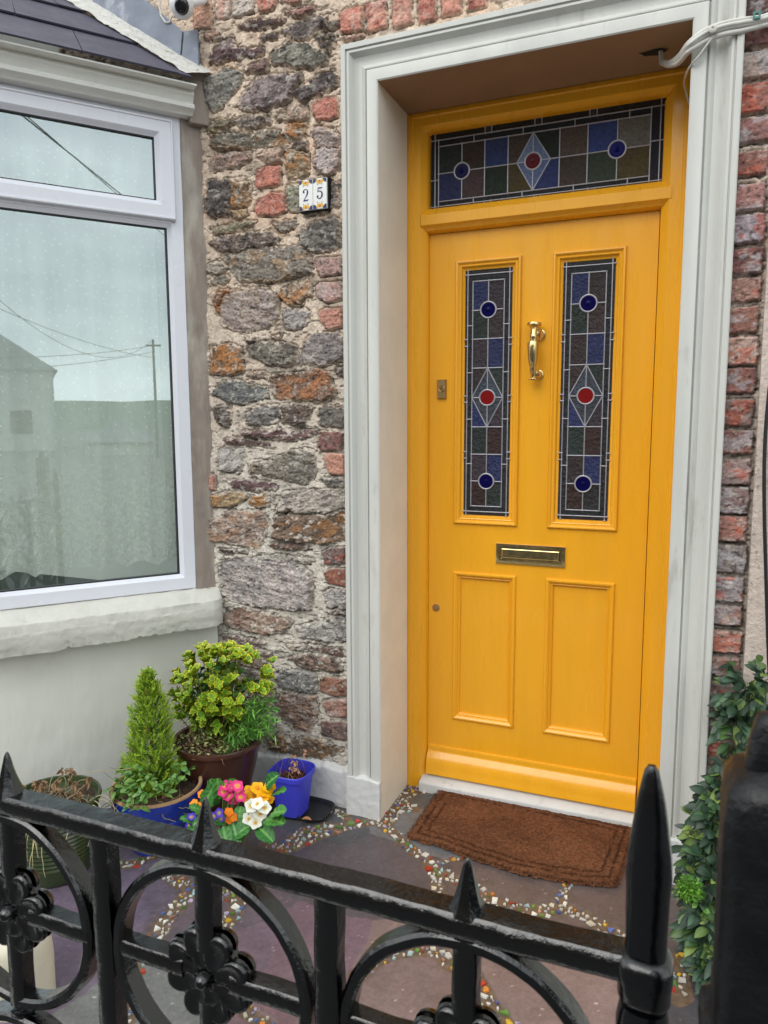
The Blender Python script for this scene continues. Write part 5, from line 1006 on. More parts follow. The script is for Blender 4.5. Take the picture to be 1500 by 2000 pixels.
mb = MB(); p = onY(1478, 31, -.05); mb.sweep(p[0] - .009, p[0] + .009, p[2] - .009, p[2] + .009, [(0, 0), (0, .006), (.005, .006), (.005, .0)], PY(p[1]), 'LTRB'); mb.build('green_cable_clip', mat('green_plastic', lin((60, 120, 112)), .4), cb)
mb = MB(); cq_ = onY(1284, 113, .10); rr9 = random.Random(4); mb.add([(cq_[0] + .045 * math.cos(a) * rr9.uniform(.6, 1.2) - .01, .10 + .02 * math.sin(a) * rr9.uniform(.6, 1.2), zi - .0015) for a in np.linspace(0, 6.0, 14)], [tuple(range(14))]); mb.build('cable_hole', M['dark'], sur, recalc=False)
# neighbour's roughcast strip and black cable at far right
nb = thing('neighbour_pilaster', 'pinkish roughcast concrete pilaster of the neighbouring house right of the brick strip', 'pilaster', (1.12, 0, 0))
xs1 = onY(1440, 1240, -.02)[0]; rsheet('roughcast_face', PY(0), 1.052, 1.35, -.05, 2.02, .022, M['concrete'], nb, st=.008, amp=.004, seed=12)
mb = MB(); mb.add([(1.052, -.022, -.05), (1.052, .02, -.05), (1.052, .02, 2.02), (1.052, -.022, 2.02)], [(0, 1, 2, 3)]); mb.build('roughcast_edge', M['concrete'], nb)
mb = MB(); mb.tube(cpts([(1505, 740, -.05), (1497, 820, -.05), (1493, 900, -.05), (1493, 1000, -.05), (1496, 1120, -.05), (1502, 1300, -.05), (1510, 1400, -.05)]), .005, 10); tag(mb.build('black_cable', M['blackcable'], smooth=60), 'black cable running down the roughcast pilaster at the far right edge', 'cable')
# white painted stone bottom left
mb = MB(); q = onZ(45, 1950, 0); vs = []; nu, nv = 28, 16
for j in range(nv + 1):
    t = j / nv; z = -.02 + .20 * math.sin(t * math.pi / 2) ** .8; r = (1 - t ** 5) ** .5 if j < nv else 0
    for i in range(nu):
        a = 6.28318 * i / nu; qn = (abs(math.cos(a)) ** 3 + abs(math.sin(a)) ** 3) ** (-1 / 3.); n_ = 1 + (float(fbm(np.array(3 + math.cos(a) * 1.5), np.array(3 + math.sin(a) * 1.5 + t), 7)) - .5) * .12
        vs.append((q[0] - .045 + .105 * r * qn * math.cos(a) * n_, q[1] + .0 + .08 * r * qn * math.sin(a) * n_, z))
mb.add(vs, [(j * nu + i, j * nu + (i + 1) % nu, (j + 1) * nu + (i + 1) % nu, (j + 1) * nu + i) for j in range(nv) for i in range(nu)]); tag(mb.build('painted_stone', M['whitestone'], smooth=60), 'cream painted rounded stone standing on the slate paving behind the railing', 'stone')
# ================================================================== PLANTS AND POTS
def nrm(v): v = np.asarray(v, float); return v / (np.linalg.norm(v) + 1e-12)
def leaf(mb, p, d, up, L, w, cc, ce, droop=.25, cup=.15, rows=5, tipw=.25, fold=0., twist=0.):
    # leaf of rows x 3 vertices: centre colour cc, edge colour ce
    p = np.array(p, float); d = nrm(d); s = nrm(np.cross(d, up)); u = nrm(np.cross(s, d)); vs = []; cs = []
    for i in range(rows):
        t = i / (rows - 1); wd = w * (math.sin(math.pi * min(1, .06 + t * .92)) ** .75) * (1 if t < .999 else tipw); c = p + d * L * t - np.array([0, 0, 1]) * droop * L * t * t
        e = u * cup * wd; vs += [c - s * wd + e, c, c + s * wd + e]; k = .9 + .2 * t; cs += [tuple(x * k for x in ce[:3]), tuple(x * k for x in cc[:3]), tuple(x * k for x in ce[:3])]
    mb.add(vs, [(i * 3 + j, i * 3 + j + 1, i * 3 + j + 4, i * 3 + j + 3) for i in range(rows - 1) for j in (0, 1)], cs)
def vleaf(mb, p, d, up, L, w, cc, ce, droop=.2, cup=.2):
    # variegated leaf, 5 across: green heart, coloured margin
    p = np.array(p, float); d = nrm(d); s = nrm(np.cross(d, up)); u = nrm(np.cross(s, d)); vs = []; cs = []
    for i in range(6):
        t = i / 5; wd = w * (math.sin(math.pi * min(1, .07 + t * .90)) ** .65); c = p + d * L * t - np.array([0, 0, 1]) * droop * L * t * t
        for q, col in ((-1, ce), (-.68, ce if t in (0, 1) or i == 5 else cc), (0, cc if i < 5 else ce), (.68, ce if i == 5 else cc), (1, ce)): vs.append(c + s * wd * q + u * cup * wd * abs(q) ** 1.5); cs.append(col[:3])
    mb.add(vs, [(i * 5 + j, i * 5 + j + 1, i * 5 + j + 6, i * 5 + j + 5) for i in range(5) for j in range(4)], cs)
def mixc(a, b, t): return tuple(a[i] * (1 - t) + b[i] * t for i in range(3))
def rdir(rs, el0=-1., el1=1.):
    a = rs.uniform(0, 6.2832); z = rs.uniform(el0, el1); r = math.sqrt(max(0, 1 - z * z)); return np.array([r * math.cos(a), r * math.sin(a), z])
def twig(mb, p, d, L, r, rs, col, wander=.35, n=8, grav=.0):
    pts = [np.array(p, float)]; d = nrm(d)
    for i in range(n): d = nrm(d + rdir(rs) * wander + np.array([0, 0, -grav])); pts.append(pts[-1] + d * L / n)
    mb.tube(pts, [r * (1 - .6 * i / n) for i in range(n + 1)], 5, col); return pts
def pot(name, label, x, y, prof, m, soilz, soilr, cat='plant pot', sq=None, n=40, rim=None, parts=True):
    t = thing(name, label, cat, (x, y, 0)); mb = MB(); mb.lathe(prof, (x, y, 0), n, sq=sq); mb.build('pot_body', m, t, smooth=35)
    if rim: mb = MB(); mb.lathe(rim, (x, y, 0), n, sq=sq, cap=False); mb.build('rim', M['rimclay'], t, smooth=50)
    mb = MB(); vs = [(x, y, soilz)]; fs = []; K = 8; N_ = 32
    for j in range(1, K + 1):
        for i in range(N_):
            a = 6.2832 * i / N_; q = (abs(math.cos(a)) ** sq + abs(math.sin(a)) ** sq) ** (-1 / sq) if sq else 1; r = soilr * j / K * q; px_, py_ = x + r * math.cos(a), y + r * math.sin(a); vs.append((px_, py_, soilz + (float(fbm(np.array(px_ * 70), np.array(py_ * 70), 5, 2)) - .5) * .016))
    fs = [(0, 1 + i, 1 + (i + 1) % N_) for i in range(N_)] + [(1 + (j - 1) * N_ + i, 1 + j * N_ + i, 1 + j * N_ + (i + 1) % N_, 1 + (j - 1) * N_ + (i + 1) % N_) for j in range(1, K) for i in range(N_)]
    mb.add(vs, fs); mb.build('soil', M['soil'], t, smooth=60); return t
# ---- blue glazed pot with conifer
BX, BY = -.705, -.445; RIMZ = .200
pot('blue_glazed_pot', 'wide cobalt blue glazed pot with bare clay rim holding the small conifer', BX, BY,
    [(.085, 0), (.092, .004), (.094, .02), (.10, .03), (.122, .075), (.136, .11), (.1395, .125), (.1375, .130), (.1405, .136), (.146, .165), (.148, .180), (.1475, RIMZ), (.140, RIMZ + .002), (.136, RIMZ - .004), (.132, .15), (.125, .12)], M['bluepot'], RIMZ - .032, .131,
    rim=[(.1482, RIMZ - .003), (.1485, RIMZ + .001), (.146, RIMZ + .005), (.140, RIMZ + .0055), (.1365, RIMZ + .002), (.1355, RIMZ - .008)])
rs = random.Random(11)
def conifer(cx, cy, z0, H, R):
    t = thing('conifer_shrub', 'small bright lime green conical conifer growing in the blue glazed pot', 'conifer', (cx, cy, z0))
    tr = MB(); tr.tube([(cx, cy, z0 - .03), (cx + .002, cy, z0 + H * .5), (cx, cy, z0 + H * .9)], [.008, .005, .0015], 8, lin((96, 72, 50))); tr.build('trunk', M['twig'], t)
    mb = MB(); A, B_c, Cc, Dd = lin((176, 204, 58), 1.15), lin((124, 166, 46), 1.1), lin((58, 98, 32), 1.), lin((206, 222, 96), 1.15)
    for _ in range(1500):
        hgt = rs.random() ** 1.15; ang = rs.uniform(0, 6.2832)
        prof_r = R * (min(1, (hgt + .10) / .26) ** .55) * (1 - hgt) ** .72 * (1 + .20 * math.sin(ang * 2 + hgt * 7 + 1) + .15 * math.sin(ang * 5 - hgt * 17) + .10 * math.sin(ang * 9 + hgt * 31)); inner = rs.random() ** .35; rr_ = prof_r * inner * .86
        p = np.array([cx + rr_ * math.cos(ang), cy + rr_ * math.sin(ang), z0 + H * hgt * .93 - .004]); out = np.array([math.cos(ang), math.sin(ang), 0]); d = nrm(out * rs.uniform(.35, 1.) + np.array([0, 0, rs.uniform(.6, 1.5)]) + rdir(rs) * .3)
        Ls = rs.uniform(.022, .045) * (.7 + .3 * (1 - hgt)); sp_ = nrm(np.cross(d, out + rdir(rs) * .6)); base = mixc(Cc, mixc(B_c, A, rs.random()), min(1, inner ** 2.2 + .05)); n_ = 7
        if rs.random() < .01: base = lin((150, 84, 40))
        for k in range(n_):
            tt = k / (n_ - 1); q = p + d * Ls * tt
            for s_ in (-1, 1):
                dd = nrm(d * 1.0 + sp_ * s_ * (.9 - .5 * tt) + rdir(rs) * .25); l = Ls * (.42 - .25 * tt) + .003; w = .0013; col = mixc(base, Dd if inner > .75 else base, .45 * tt * rs.random() + .15 * tt); pr_ = nrm(np.cross(dd, rdir(rs))) * w; e = q + dd * l
                mb.add([q - pr_ * .5, q + pr_ * .5, q + dd * l * .6 + pr_, e, q + dd * l * .6 - pr_], [(0, 1, 2, 4), (4, 2, 3)], [base, base, col, col, col])
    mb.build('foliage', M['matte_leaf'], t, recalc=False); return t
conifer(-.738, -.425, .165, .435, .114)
# weeds and dry stems in the blue pot
wt = thing('trailing_weed_plant', 'leafy green weed and pale dry stems trailing over the blue pot rim', 'weeds', (BX, BY, .15))
mb = MB()
G1, G2 = lin((74, 124, 60)), lin((120, 150, 70)); DRY = lin((176, 158, 112)); DG = lin((110, 120, 70))
for k in range(26):
    a = rs.uniform(2.6, 6.0); r = rs.uniform(.07, .125); p = (BX + r * math.cos(a), BY + r * math.sin(a), .155); twig(mb, p, np.array([math.cos(a), math.sin(a), rs.uniform(.2, 1.4)]), rs.uniform(.06, .16), .0016, rs, mixc(DRY, DG, rs.random()), .55, 10, .12)
for k in range(14):
    a = rs.uniform(0, 6.28); r = rs.uniform(.05, .12); p = (BX + r * math.cos(a), BY + r * math.sin(a), .155); twig(mb, p, rdir(rs, .0, .6), rs.uniform(.05, .1), .0013, rs, DRY, .6, 8)
twig(mb, onY(285, 1500, -.50), onY(180, 1490, -.6) - onY(285, 1500, -.50), .19, .0014, rs, DRY, .15, 8)
mb.build('dry_stem', M['twig'], wt, smooth=60)
mb = MB()
for (a, b, yy) in [(225,1540,-.57),(238,1525,-.56),(250,1540,-.585),(262,1530,-.58),(275,1545,-.60),(268,1560,-.60),(285,1556,-.60),(255,1515,-.54),(275,1505,-.52),(242,1505,-.52),(300,1530,-.58),(330,1530,-.55),(350,1520,-.52),(365,1500,-.45),(340,1500,-.45),(290,1520,-.57),(250,1570,-.60),(322,1545,-.57), (230,1560,-.58), (270,1575,-.61)]:
    c = onY(a, b, yy)
    for k in range(9): d = rdir(rs, -.1, .8); leaf(mb, c + rdir(rs) * .012, d, rdir(rs, .5, 1), rs.uniform(.018, .034), rs.uniform(.006, .010), mixc(G1, G2, rs.random()), mixc(G1, G2, rs.random() * .6), .5)
for k in range(150):
    a = rs.uniform(0, 6.28); r = rs.uniform(.0, .125); leaf(mb, (BX + r * math.cos(a), BY + r * math.sin(a), .158), rdir(rs, .2, 1), rdir(rs), rs.uniform(.012, .028), .0035, mixc(G1, DG, rs.random()), mixc(G2, DRY, rs.random()), .4)
mb.build('leaves', M['leafy'], wt, recalc=False)
mb = MB()
for k in range(26):
    a = rs.uniform(-.6, .7); r = rs.uniform(.05, .12); leaf(mb, (BX + r * math.cos(a), BY + r * math.sin(a), .163), rdir(rs, -.1, .3), (0, 0, 1), rs.uniform(.02, .035), .010, lin((142, 86, 52)), lin((170, 120, 80)), .1, .5)
mb.build('dead_leaves', M['twig'], wt, recalc=False)
# ---- brown pot with variegated euonymus and narrow leaved herb
QX, QY = -.62, -.215
pot('brown_glazed_pot', 'tall flared dark brown glazed pot in the corner between bay and stone wall', QX, QY,
    [(.085, 0), (.09, .01), (.115, .12), (.135, .20), (.148, .262), (.157, .268), (.160, .280), (.157, .288), (.147, .286), (.142, .27), (.135, .24)], M['brownpot'], .262, .138)
eu_ = thing('variegated_shrub', 'bushy shrub with green leaves edged in yellow growing in the brown pot', 'shrub', (QX, QY, .262)); mb = MB(); tw = MB()
YG, GG, YY, LG = lin((232, 216, 50), 1.2), lin((78, 130, 36)), lin((250, 204, 44), 1.2), lin((160, 190, 56), 1.1)
def cpx(a, b, y): return onY(a, b, y)
targets = []
for _ in range(2600):
    a = rs.uniform(338, 542); b = rs.uniform(1262, 1452)
    # crown outline : broad rounded head with ragged left side
    e = ((a - 437) / 96.) ** 2 + ((b - 1345) / 84.) ** 2
    if e > 1 + rs.uniform(-.22, .16): continue
    if a > 470 and b > 1352: continue
    if (fbm(np.array(a * .028), np.array(b * .028), 77, 2) < .38): continue
    y = QY - (1 - min(1, e)) ** .5 * .13 * rs.uniform(-.6, 1.05) + .0; y = min(y, -.05); targets.append((cpx(a, b, y), e, a, b))
targets = targets[:225] + [(cpx(373, 1282, -.25), 1, 0, 0), (cpx(435, 1268, -.18), 1, 0, 0), (cpx(530, 1295, -.15), 1, 0, 0), (cpx(350, 1400, -.3), 1, 0, 0)]
cen = np.array([QX, QY, .42])
for i, (c, e, a, b) in enumerate(targets):
    ax = nrm(nrm(c - cen) * .8 + np.array([0, -.25, .7]) + rdir(rs) * .25); nl = rs.choice([5, 6, 7, 8]); ph = rs.uniform(0, 6.28); hi = min(1, max(0, (c[2] - .36) / .22)); front = min(1, max(0, (QY + .05 - c[1]) / .1)); ye = min(1, .30 + .75 * hi + rs.uniform(-.2, .3)); s1 = nrm(np.cross(ax, (0.3, .2, 1))); s2 = np.cross(ax, s1)
    for k in range(nl):
        an = ph + 6.2832 * k / nl * 1.0 + rs.uniform(-.2, .2); op = rs.uniform(.5, 1.3); d = nrm(ax + (s1 * math.cos(an) + s2 * math.sin(an)) * op); ce = mixc(LG, YY if rs.random() < .4 else YG, ye); cc = mixc(GG, LG, .05 + .38 * ye * rs.random())
        vleaf(mb, c + rdir(rs) * .004, d, ax, rs.uniform(.021, .036), rs.uniform(.0072, .0108), cc, ce, rs.uniform(0, .25), rs.uniform(.15, .5))
    if i % 3 == 0:
        st_ = np.array([QX + rs.uniform(-.03, .03), QY + rs.uniform(-.03, .03), .26]); m_ = (st_ + c) / 2 + rdir(rs) * .02; tw.tube([st_, m_ * .5 + st_ * .5 + rdir(rs) * .006, m_, c - ax * .004], [.0035, .003, .0022, .0014], 5, mixc(lin((112, 100, 60)), lin((96, 120, 50)), rs.random()))
for k in range(420):   # plain green inner leaves
    c, e, _, _ = targets[rs.randrange(len(targets))]; q = cen + (c - cen) * rs.uniform(.4, .85); leaf(mb, q, rdir(rs, -.3, 1), rdir(rs, .3, 1), rs.uniform(.02, .03), .008, lin((44, 84, 34)), lin((80, 120, 44)), .3)
mb.build('foliage', M['leafy'], eu_, recalc=False, smooth=180); tw.build('stems', M['twig'], eu_, smooth=60)
hb = thing('narrow_leaved_herb', 'bright green narrow leaved herb growing at the right side of the brown pot', 'herb', (QX + .1, QY, .262)); mb = MB(); tw = MB()
for k in range(34):
    a, b = rs.uniform(486, 546), rs.uniform(1350, 1440); tip = cpx(a, b, QY - rs.uniform(-.02, .10)); st_ = np.array([QX + .08 + rs.uniform(-.03, .04), QY - .05 + rs.uniform(-.04, .04), .262]); pts = [st_ + (tip - st_) * t + np.array([0, 0, .025]) * math.sin(t * 3.14) for t in np.linspace(0, 1, 7)]; tw.tube(pts, [.0016] * 6 + [.0008], 4, lin((90, 120, 60)))
    for i in range(22):
        t = rs.uniform(.25, 1.0); j = min(5, int(t * 6)); q = pts[j] + (pts[j + 1] - pts[j]) * (t * 6 - j); g_ = mixc(lin((64, 134, 44)), lin((130, 188, 76)), rs.random()); leaf(mb, q, nrm(pts[j + 1] - pts[j]) * .6 + rdir(rs) * .9, rdir(rs), rs.uniform(.018, .034), .0022, g_, g_, .25, .1, 4)
mb.build('leaves', M['leafy'], hb, recalc=False); tw.build('stems', M['twig'], hb)
gr = thing('dried_plant_clump', 'tangle of pale dried stalks and small leaves on the soil of the brown pot', 'dried plants', (QX, QY, .27)); mb = MB(); lf = MB()
for k in range(70): a = rs.uniform(3.0, 6.4); r = rs.uniform(.03, .13); twig(mb, (QX + r * math.cos(a), QY + r * math.sin(a), .265), rdir(rs, .0, 1), rs.uniform(.03, .075), .0011, rs, mixc(lin((176, 150, 110)), lin((150, 110, 84)), rs.random()), .6, 6)
for k in range(240): a = rs.uniform(3.0, 6.4); r = rs.uniform(.03, .145); leaf(lf, (QX + r * math.cos(a), QY + r * math.sin(a), .268 + rs.uniform(0, .05)), rdir(rs, -.2, 1), rdir(rs), rs.uniform(.008, .02), .003, mixc(lin((190, 176, 120)), G2, rs.random()), mixc(lin((206, 190, 140)), G1, rs.random()), .2)
mb.build('stalks', M['twig'], gr); lf.build('small_leaves', M['leafy'], gr, recalc=False)
# ---- violet blue plastic pot, tray, dead stems
VX, VY = -.375, -.125
pot('violet_plastic_pot', 'small violet blue plastic pot with rounded square rim standing on a black tray', VX, VY,
    [(.047, .012), (.049, .014), (.066, .145), (.067, .150), (.0725, .150), (.0735, .156), (.074, .168), (.072, .171), (.069, .169), (.066, .150), (.062, .12)], M['violetpot'], .128, .064, sq=3.6, n=48)
tr_o = thing('black_plant_tray', 'shallow black plastic tray with puddle and dead leaf under the violet pot', 'tray', (-.36, -.10, 0))
mb = MB(); c0_ = (-.355, -.095); mb.lathe([(.085, .004), (.10, .006), (.112, .020), (.115, .021), (.116, .018), (.104, .001), (.09, .0)], (c0_[0], c0_[1], 0), 48, sq=4.5); mb.v = [(c0_[0] + (x - c0_[0]) * 1.0, c0_[1] + (y - c0_[1]) * .62, z) for x, y, z in mb.v]; mb.build('tray_body', M['blackplastic'], tr_o, smooth=40)
mb = MB(); leaf(mb, onZ(590, 1600, .02), (1, .2, .1), (0, 0, 1), .035, .010, lin((160, 110, 80)), lin((180, 130, 95)), .1, .6); mb.build('dead_leaf', M['twig'], tr_o, recalc=False)
ds = thing('dead_flower_stems', 'reddish dead flower stems sticking up in the violet plastic pot', 'dead plant', (VX, VY, .128)); mb = MB()
for k in range(34): twig(mb, (VX + rs.uniform(-.045, .045), VY + rs.uniform(-.045, .045), .128), nrm(np.array([0, 0, 1]) + rdir(rs) * .6), rs.uniform(.03, .085), .0012, rs, rs.choice([lin((96, 40, 36)), lin((120, 60, 60)), lin((110, 100, 50)), lin((180, 150, 120))]), .3, 6)
mb.build('stems', M['twig'], ds); mb = MB()
for (a, b) in ((572, 1478), (576, 1490), (570, 1500), (580, 1505), (596, 1470)):
    c = onY(a, b, VY - .02)
    for k in range(6): leaf(mb, c + rdir(rs) * .005, rdir(rs), rdir(rs), .014, .005, lin((196, 158, 128)), lin((170, 130, 110)), .3, .6)
for k in range(50): leaf(mb, (VX + rs.uniform(-.05, .05), VY + rs.uniform(-.05, .05), .131), rdir(rs, -.1, .4), (0, 0, 1), .014, .005, lin((92, 44, 40)), lin((120, 70, 50)), .1, .5)
mb.build('shrivelled_leaves', M['twig'], ds, recalc=False)
# ---- primroses in a low trough
TX, TY = -.475, -.47
pot('plastic_trough', 'low grey brown plastic trough packed with flowering primroses in front of the brown pot', TX, TY,
    [(.085, 0), (.088, .003), (.098, .07), (.102, .072), (.103, .080), (.099, .082), (.096, .07)], M['trough'], .068, .094, cat='trough', sq=4.)
def plant(name, label, cat, heads, col, eye, leafs, n_pet=5, fr=.0165, dark=None, y=-.40, lsize=.055, pid=0):
    cen_ = np.mean([onY(a, b, y) for a, b in heads], 0); root_ = np.array([TX + (cen_[0] - TX) * .6, TY + (cen_[1] - TY) * .4, .075]); t = thing(name, label, cat, tuple(root_), 'spring flowers in the trough'); fr = fr * 1.22; lsize = lsize * 1.3; r2 = random.Random(200 + pid)
    sm = MB(); lm = MB()
    for (a, b) in heads:
        c = onY(a, b, y + r2.uniform(-.012, .012)); fm = MB(); tocam = nrm(CAM - c); ax = nrm(tocam * .8 + np.array([0, 0, .55]) + rdir(r2) * .35); s1 = nrm(np.cross(ax, (0.2, .1, 1))); s2 = np.cross(ax, s1); ph = r2.uniform(0, 6.28)
        for k in range(n_pet):
            an = ph + 6.2832 * k / n_pet; d = s1 * math.cos(an) + s2 * math.sin(an); sd2 = np.cross(ax, d); R_ = fr * r2.uniform(.9, 1.1); vs = []; cs = []; kk = r2.uniform(.85, 1.1)
            for (u, w) in ((.08, .10), (.30, .24), (.55, .46), (.78, .58), (.95, .50)):
                for q in (-1, -.5, 0, .5, 1):
                    uu = u * (1 - .16 * (1 - abs(q)) * (u > .9) - .12 * q * q * (u > .7)); lift = .22 * uu * uu + r2.uniform(-.03, .03) + .06 * abs(q) * u
                    vs.append(c + d * R_ * uu + sd2 * R_ * w * q + ax * R_ * (lift * .5)); base = eye if u < .2 else (mixc(eye, col, .55) if u < .4 and abs(q) < .6 else col); cs.append(tuple(x * kk for x in base[:3]) if dark is None or u < .6 else mixc(col, dark, r2.random()))
            fm.add(vs, [(i * 5 + j, i * 5 + j + 1, i * 5 + j + 6, i * 5 + j + 5) for i in range(4) for j in range(4)], cs)
        vs = [c + ax * .003] + [c + ax * .0022 + (s1 * math.cos(6.2832 * k / 8) + s2 * math.sin(6.2832 * k / 8)) * fr * .17 for k in range(8)]; fm.add(vs, [(0, 1 + k, 1 + (k + 1) % 8) for k in range(8)], lin((214, 160, 40)) if eye[0] > .3 else eye)
        fm.build('flower', M['petal'], t, recalc=False, smooth=180)
        sm.tube([root_, (root_ + c) / 2 + rdir(r2) * .008, c - ax * .004], .0015, 5, lin((110, 140, 70)))
    sm.build('flower_stalks', M['leafy'], t)
    for (a, b, da, db, s_) in leafs:
        p = onY(a, b, y - .005); q = onY(a + da, b + db, y - .03); L_ = lsize * s_; d = nrm(q - p); up = nrm(nrm(CAM - p) * .7 + np.array([0, 0, .8]) + rdir(r2) * .2); sd2 = nrm(np.cross(d, up)); u3 = nrm(np.cross(sd2, d)); vs = []; cs = []; NR, NC = 11, 9; g0 = mixc(lin((44, 104, 46)), lin((84, 146, 66)), r2.random()); g1 = lin((120, 176, 96))
        for i in range(NR):
            t_ = i / (NR - 1); wd = L_ * .36 * math.sin(math.pi * min(1, .05 + .91 * t_ ** .85)) ** .6
            for j in range(NC):
                q_ = (j / (NC - 1)) * 2 - 1; rip = .0022 * math.sin(i * 2.4 + abs(q_) * 5) * (1 if 0 < abs(q_) else 0) + .0012 * r2.uniform(-1, 1); vs.append(p + d * L_ * t_ + sd2 * wd * q_ * (1 + .05 * math.sin(i * 2.5)) + u3 * (.18 * wd * abs(q_) + rip - L_ * .22 * t_ * t_)); vein = abs(q_) < .1; cs.append(g1[:3] if vein else tuple(x * (1 + .25 * math.sin(i * 2.4 + abs(q_) * 5)) for x in g0))
        lm.add(vs, [(i * NC + j, i * NC + j + 1, (i + 1) * NC + j + 1, (i + 1) * NC + j) for i in range(NR - 1) for j in range(NC - 1)], cs)
    lm.build('leaves', M['leafy'], t, recalc=False, smooth=180); return t
plant('primrose', 'white primrose with yellow eyes at the front right of the trough', 'primrose', [(490,1574),(507,1590),(486,1600),(517,1578),(499,1607),(476,1606),(503,1570)], lin((236, 236, 226), 1.0), lin((214, 180, 60)), [(490,1612,-25,12,1), (505,1615,20,18,1), (520,1600,28,0,1.1), (470,1612,-18,16,.9), (530,1590,22,-12,1)], fr=.0180, y=-.49, pid=1)
plant('primrose', 'golden yellow primrose at the back right of the trough', 'primrose', [(486,1545),(503,1539),(521,1545),(497,1554),(513,1556),(527,1538),(481,1556),(524,1562)], lin((240, 176, 12), 1.1), lin((226, 104, 10)), [(520,1535,18,-26,1), (535,1550,18,-12,.9), (470,1540,-14,-14,.8)], fr=.0185, y=-.41, pid=2)
plant('primrose', 'bright pink primrose behind the orange ones in the trough', 'primrose', [(436,1545),(452,1536),(446,1554),(466,1547),(455,1560),(470,1557),(440,1534),(463,1535)], lin((214, 50, 124), 1.05), lin((230, 190, 70)), [(430,1560,-6,-40,1.0), (415,1575,2,-45,1.1), (425,1560,-12,-34,1.0), (470,1575,-4,24,.8)], fr=.0160, y=-.46, pid=3)
plant('primrose', 'small orange primrose in the middle of the trough', 'primrose', [(447,1586),(455,1596),(449,1600)], lin((234, 120, 22), 1.1), lin((226, 160, 30)), [(440,1605,-24,-6,.9), (455,1608,6,24,.9)], fr=.013, y=-.50, pid=4)
plant('primrose', 'small orange primrose at the left end of the trough', 'primrose', [(394,1551),(379,1568),(386,1572)], lin((230, 130, 28), 1.1), lin((226, 160, 30)), [(400,1575,8,-35,1.0), (392,1582,-18,-8,.55), (400,1596,-18,10,.55)], fr=.011, y=-.60, pid=5)
plant('viola', 'violet blue viola at the left front of the trough', 'viola', [(374,1596),(370,1612),(378,1606)], lin((70, 56, 176), 1.1), lin((220, 180, 40)), [(378,1604,-20,-8,.6), (380,1615,-12,12,.6), (388,1618,6,20,.7)], fr=.0125, y=-.61, pid=6)
plant('viola', 'violet blue viola between the orange and pink primroses in the trough', 'viola', [(418,1594),(428,1588),(421,1606),(430,1600),(426,1616)], lin((74, 60, 180), 1.1), lin((220, 180, 40)), [(420,1618,-4,22,.9), (410,1600,-16,-12,.8), (436,1615,4,22,.9)], fr=.0130, y=-.52, pid=7)
# ---- ribbed green pot with withered plant
GX, GY = -.90, -.69
prof_ = [(.095, 0), (.10, .004)]
for i in range(60): z = .01 + i * .0036; prof_.append((.103 + .030 * (i / 60) + (.0022 * math.sin(i * 1.57) if i > 12 else 0), z))
prof_ += [(.140, .226), (.143, .236), (.140, .244), (.132, .244), (.126, .226)]
pot('green_ribbed_pot', 'olive green glazed pot with fine horizontal ribs below the bay at far left', GX, GY, prof_, M['greenpot'], .226, .122)
wp_ = thing('withered_plant', 'brown withered flowers and pale stalks spilling out of the ribbed green pot', 'dead plant', (GX, GY, .226)); mb = MB(); lf = MB()
for k in range(40):
    p = (GX + rs.uniform(-.08, .08), GY + rs.uniform(-.08, .08), .228); pts = twig(mb, p, nrm(np.array([rs.uniform(-.3, .8), rs.uniform(-.5, .1), 1])), rs.uniform(.04, .12), .0016, rs, mixc(lin((150, 120, 84)), lin((190, 176, 140)), rs.random()), .4, 8, .12)
    for j in range(5): leaf(lf, pts[-1] + rdir(rs) * .006, rdir(rs), rdir(rs), rs.uniform(.012, .022), .006, lin((120, 92, 66)), lin((150, 124, 96)), .3, .8)
for k in range(18):
    a = rs.uniform(-1.6, .4); p = (GX + .12 * math.cos(a), GY + .12 * math.sin(a), .235); twig(mb, p, np.array([math.cos(a), math.sin(a), .6]), rs.uniform(.1, .2), .0013, rs, lin((196, 182, 140)), .3, 10, .35)
mb.build('stalks', M['twig'], wp_, smooth=60); lf.build('withered_foliage', M['twig'], wp_, recalc=False)
# ---- evergreen climber at right
cl = thing('evergreen_climber', 'grey green leafy evergreen climber tumbling down beside the door surround behind the gate post', 'climber', (1.04, -.1, 0)); mb = MB(); tw = MB()
D1, D2, D3 = lin((26, 46, 32)), lin((66, 96, 72)), lin((52, 88, 42))
path = [onY(a, b, y) for a, b, y in ((1475, 1330, -.10), (1440, 1400, -.12), (1420, 1480, -.14), (1400, 1560, -.18), (1392, 1620, -.22), (1385, 1680, -.26), (1380, 1740, -.32), (1378, 1800, -.38), (1385, 1860, -.43), (1388, 1900, -.46))]
wid = [.098, .066, .012, .034, .060, .070, .070, .052, .042, .030]
for i in range(len(path) - 1): tw.tube([path[i] + rdir(rs) * .01, (path[i] + path[i + 1]) / 2 + rdir(rs) * .012, path[i + 1]], .0035, 6, lin((90, 78, 60)))
for _ in range(780):
    t = rs.random() * (len(path) - 1.001); i = int(t)
    if 1.35 < t < 2.7 and rs.random() < .86: continue
    i = int(t); c = path[i] + (path[i + 1] - path[i]) * (t - i); w_ = wid[i] + (wid[i + 1] - wid[i]) * (t - i); o = rdir(rs) * w_ * rs.random() ** .5; p = c + o; p[1] = min(p[1], -.03)
    for k in range(2):
        d = nrm(nrm(o) + np.array([-.3, -.3, -.1]) + rdir(rs) * .8); g_ = mixc(D1, D2, rs.random() ** 1.6) if rs.random() < .68 else mixc(D3, lin((150, 168, 84)), rs.random() ** 2.5); leaf(mb, p, d, nrm(np.array([0, -.8, .8]) + rdir(rs) * .5), rs.uniform(.020, .056) , rs.uniform(.0075, .0140), mixc(g_, (.3, .36, .26), .06), mixc(g_, D1, .3), .3, .25, 6)
mb.build('foliage', M['leafy'], cl, recalc=False, smooth=180); tw.build('stem', M['twig'], cl)
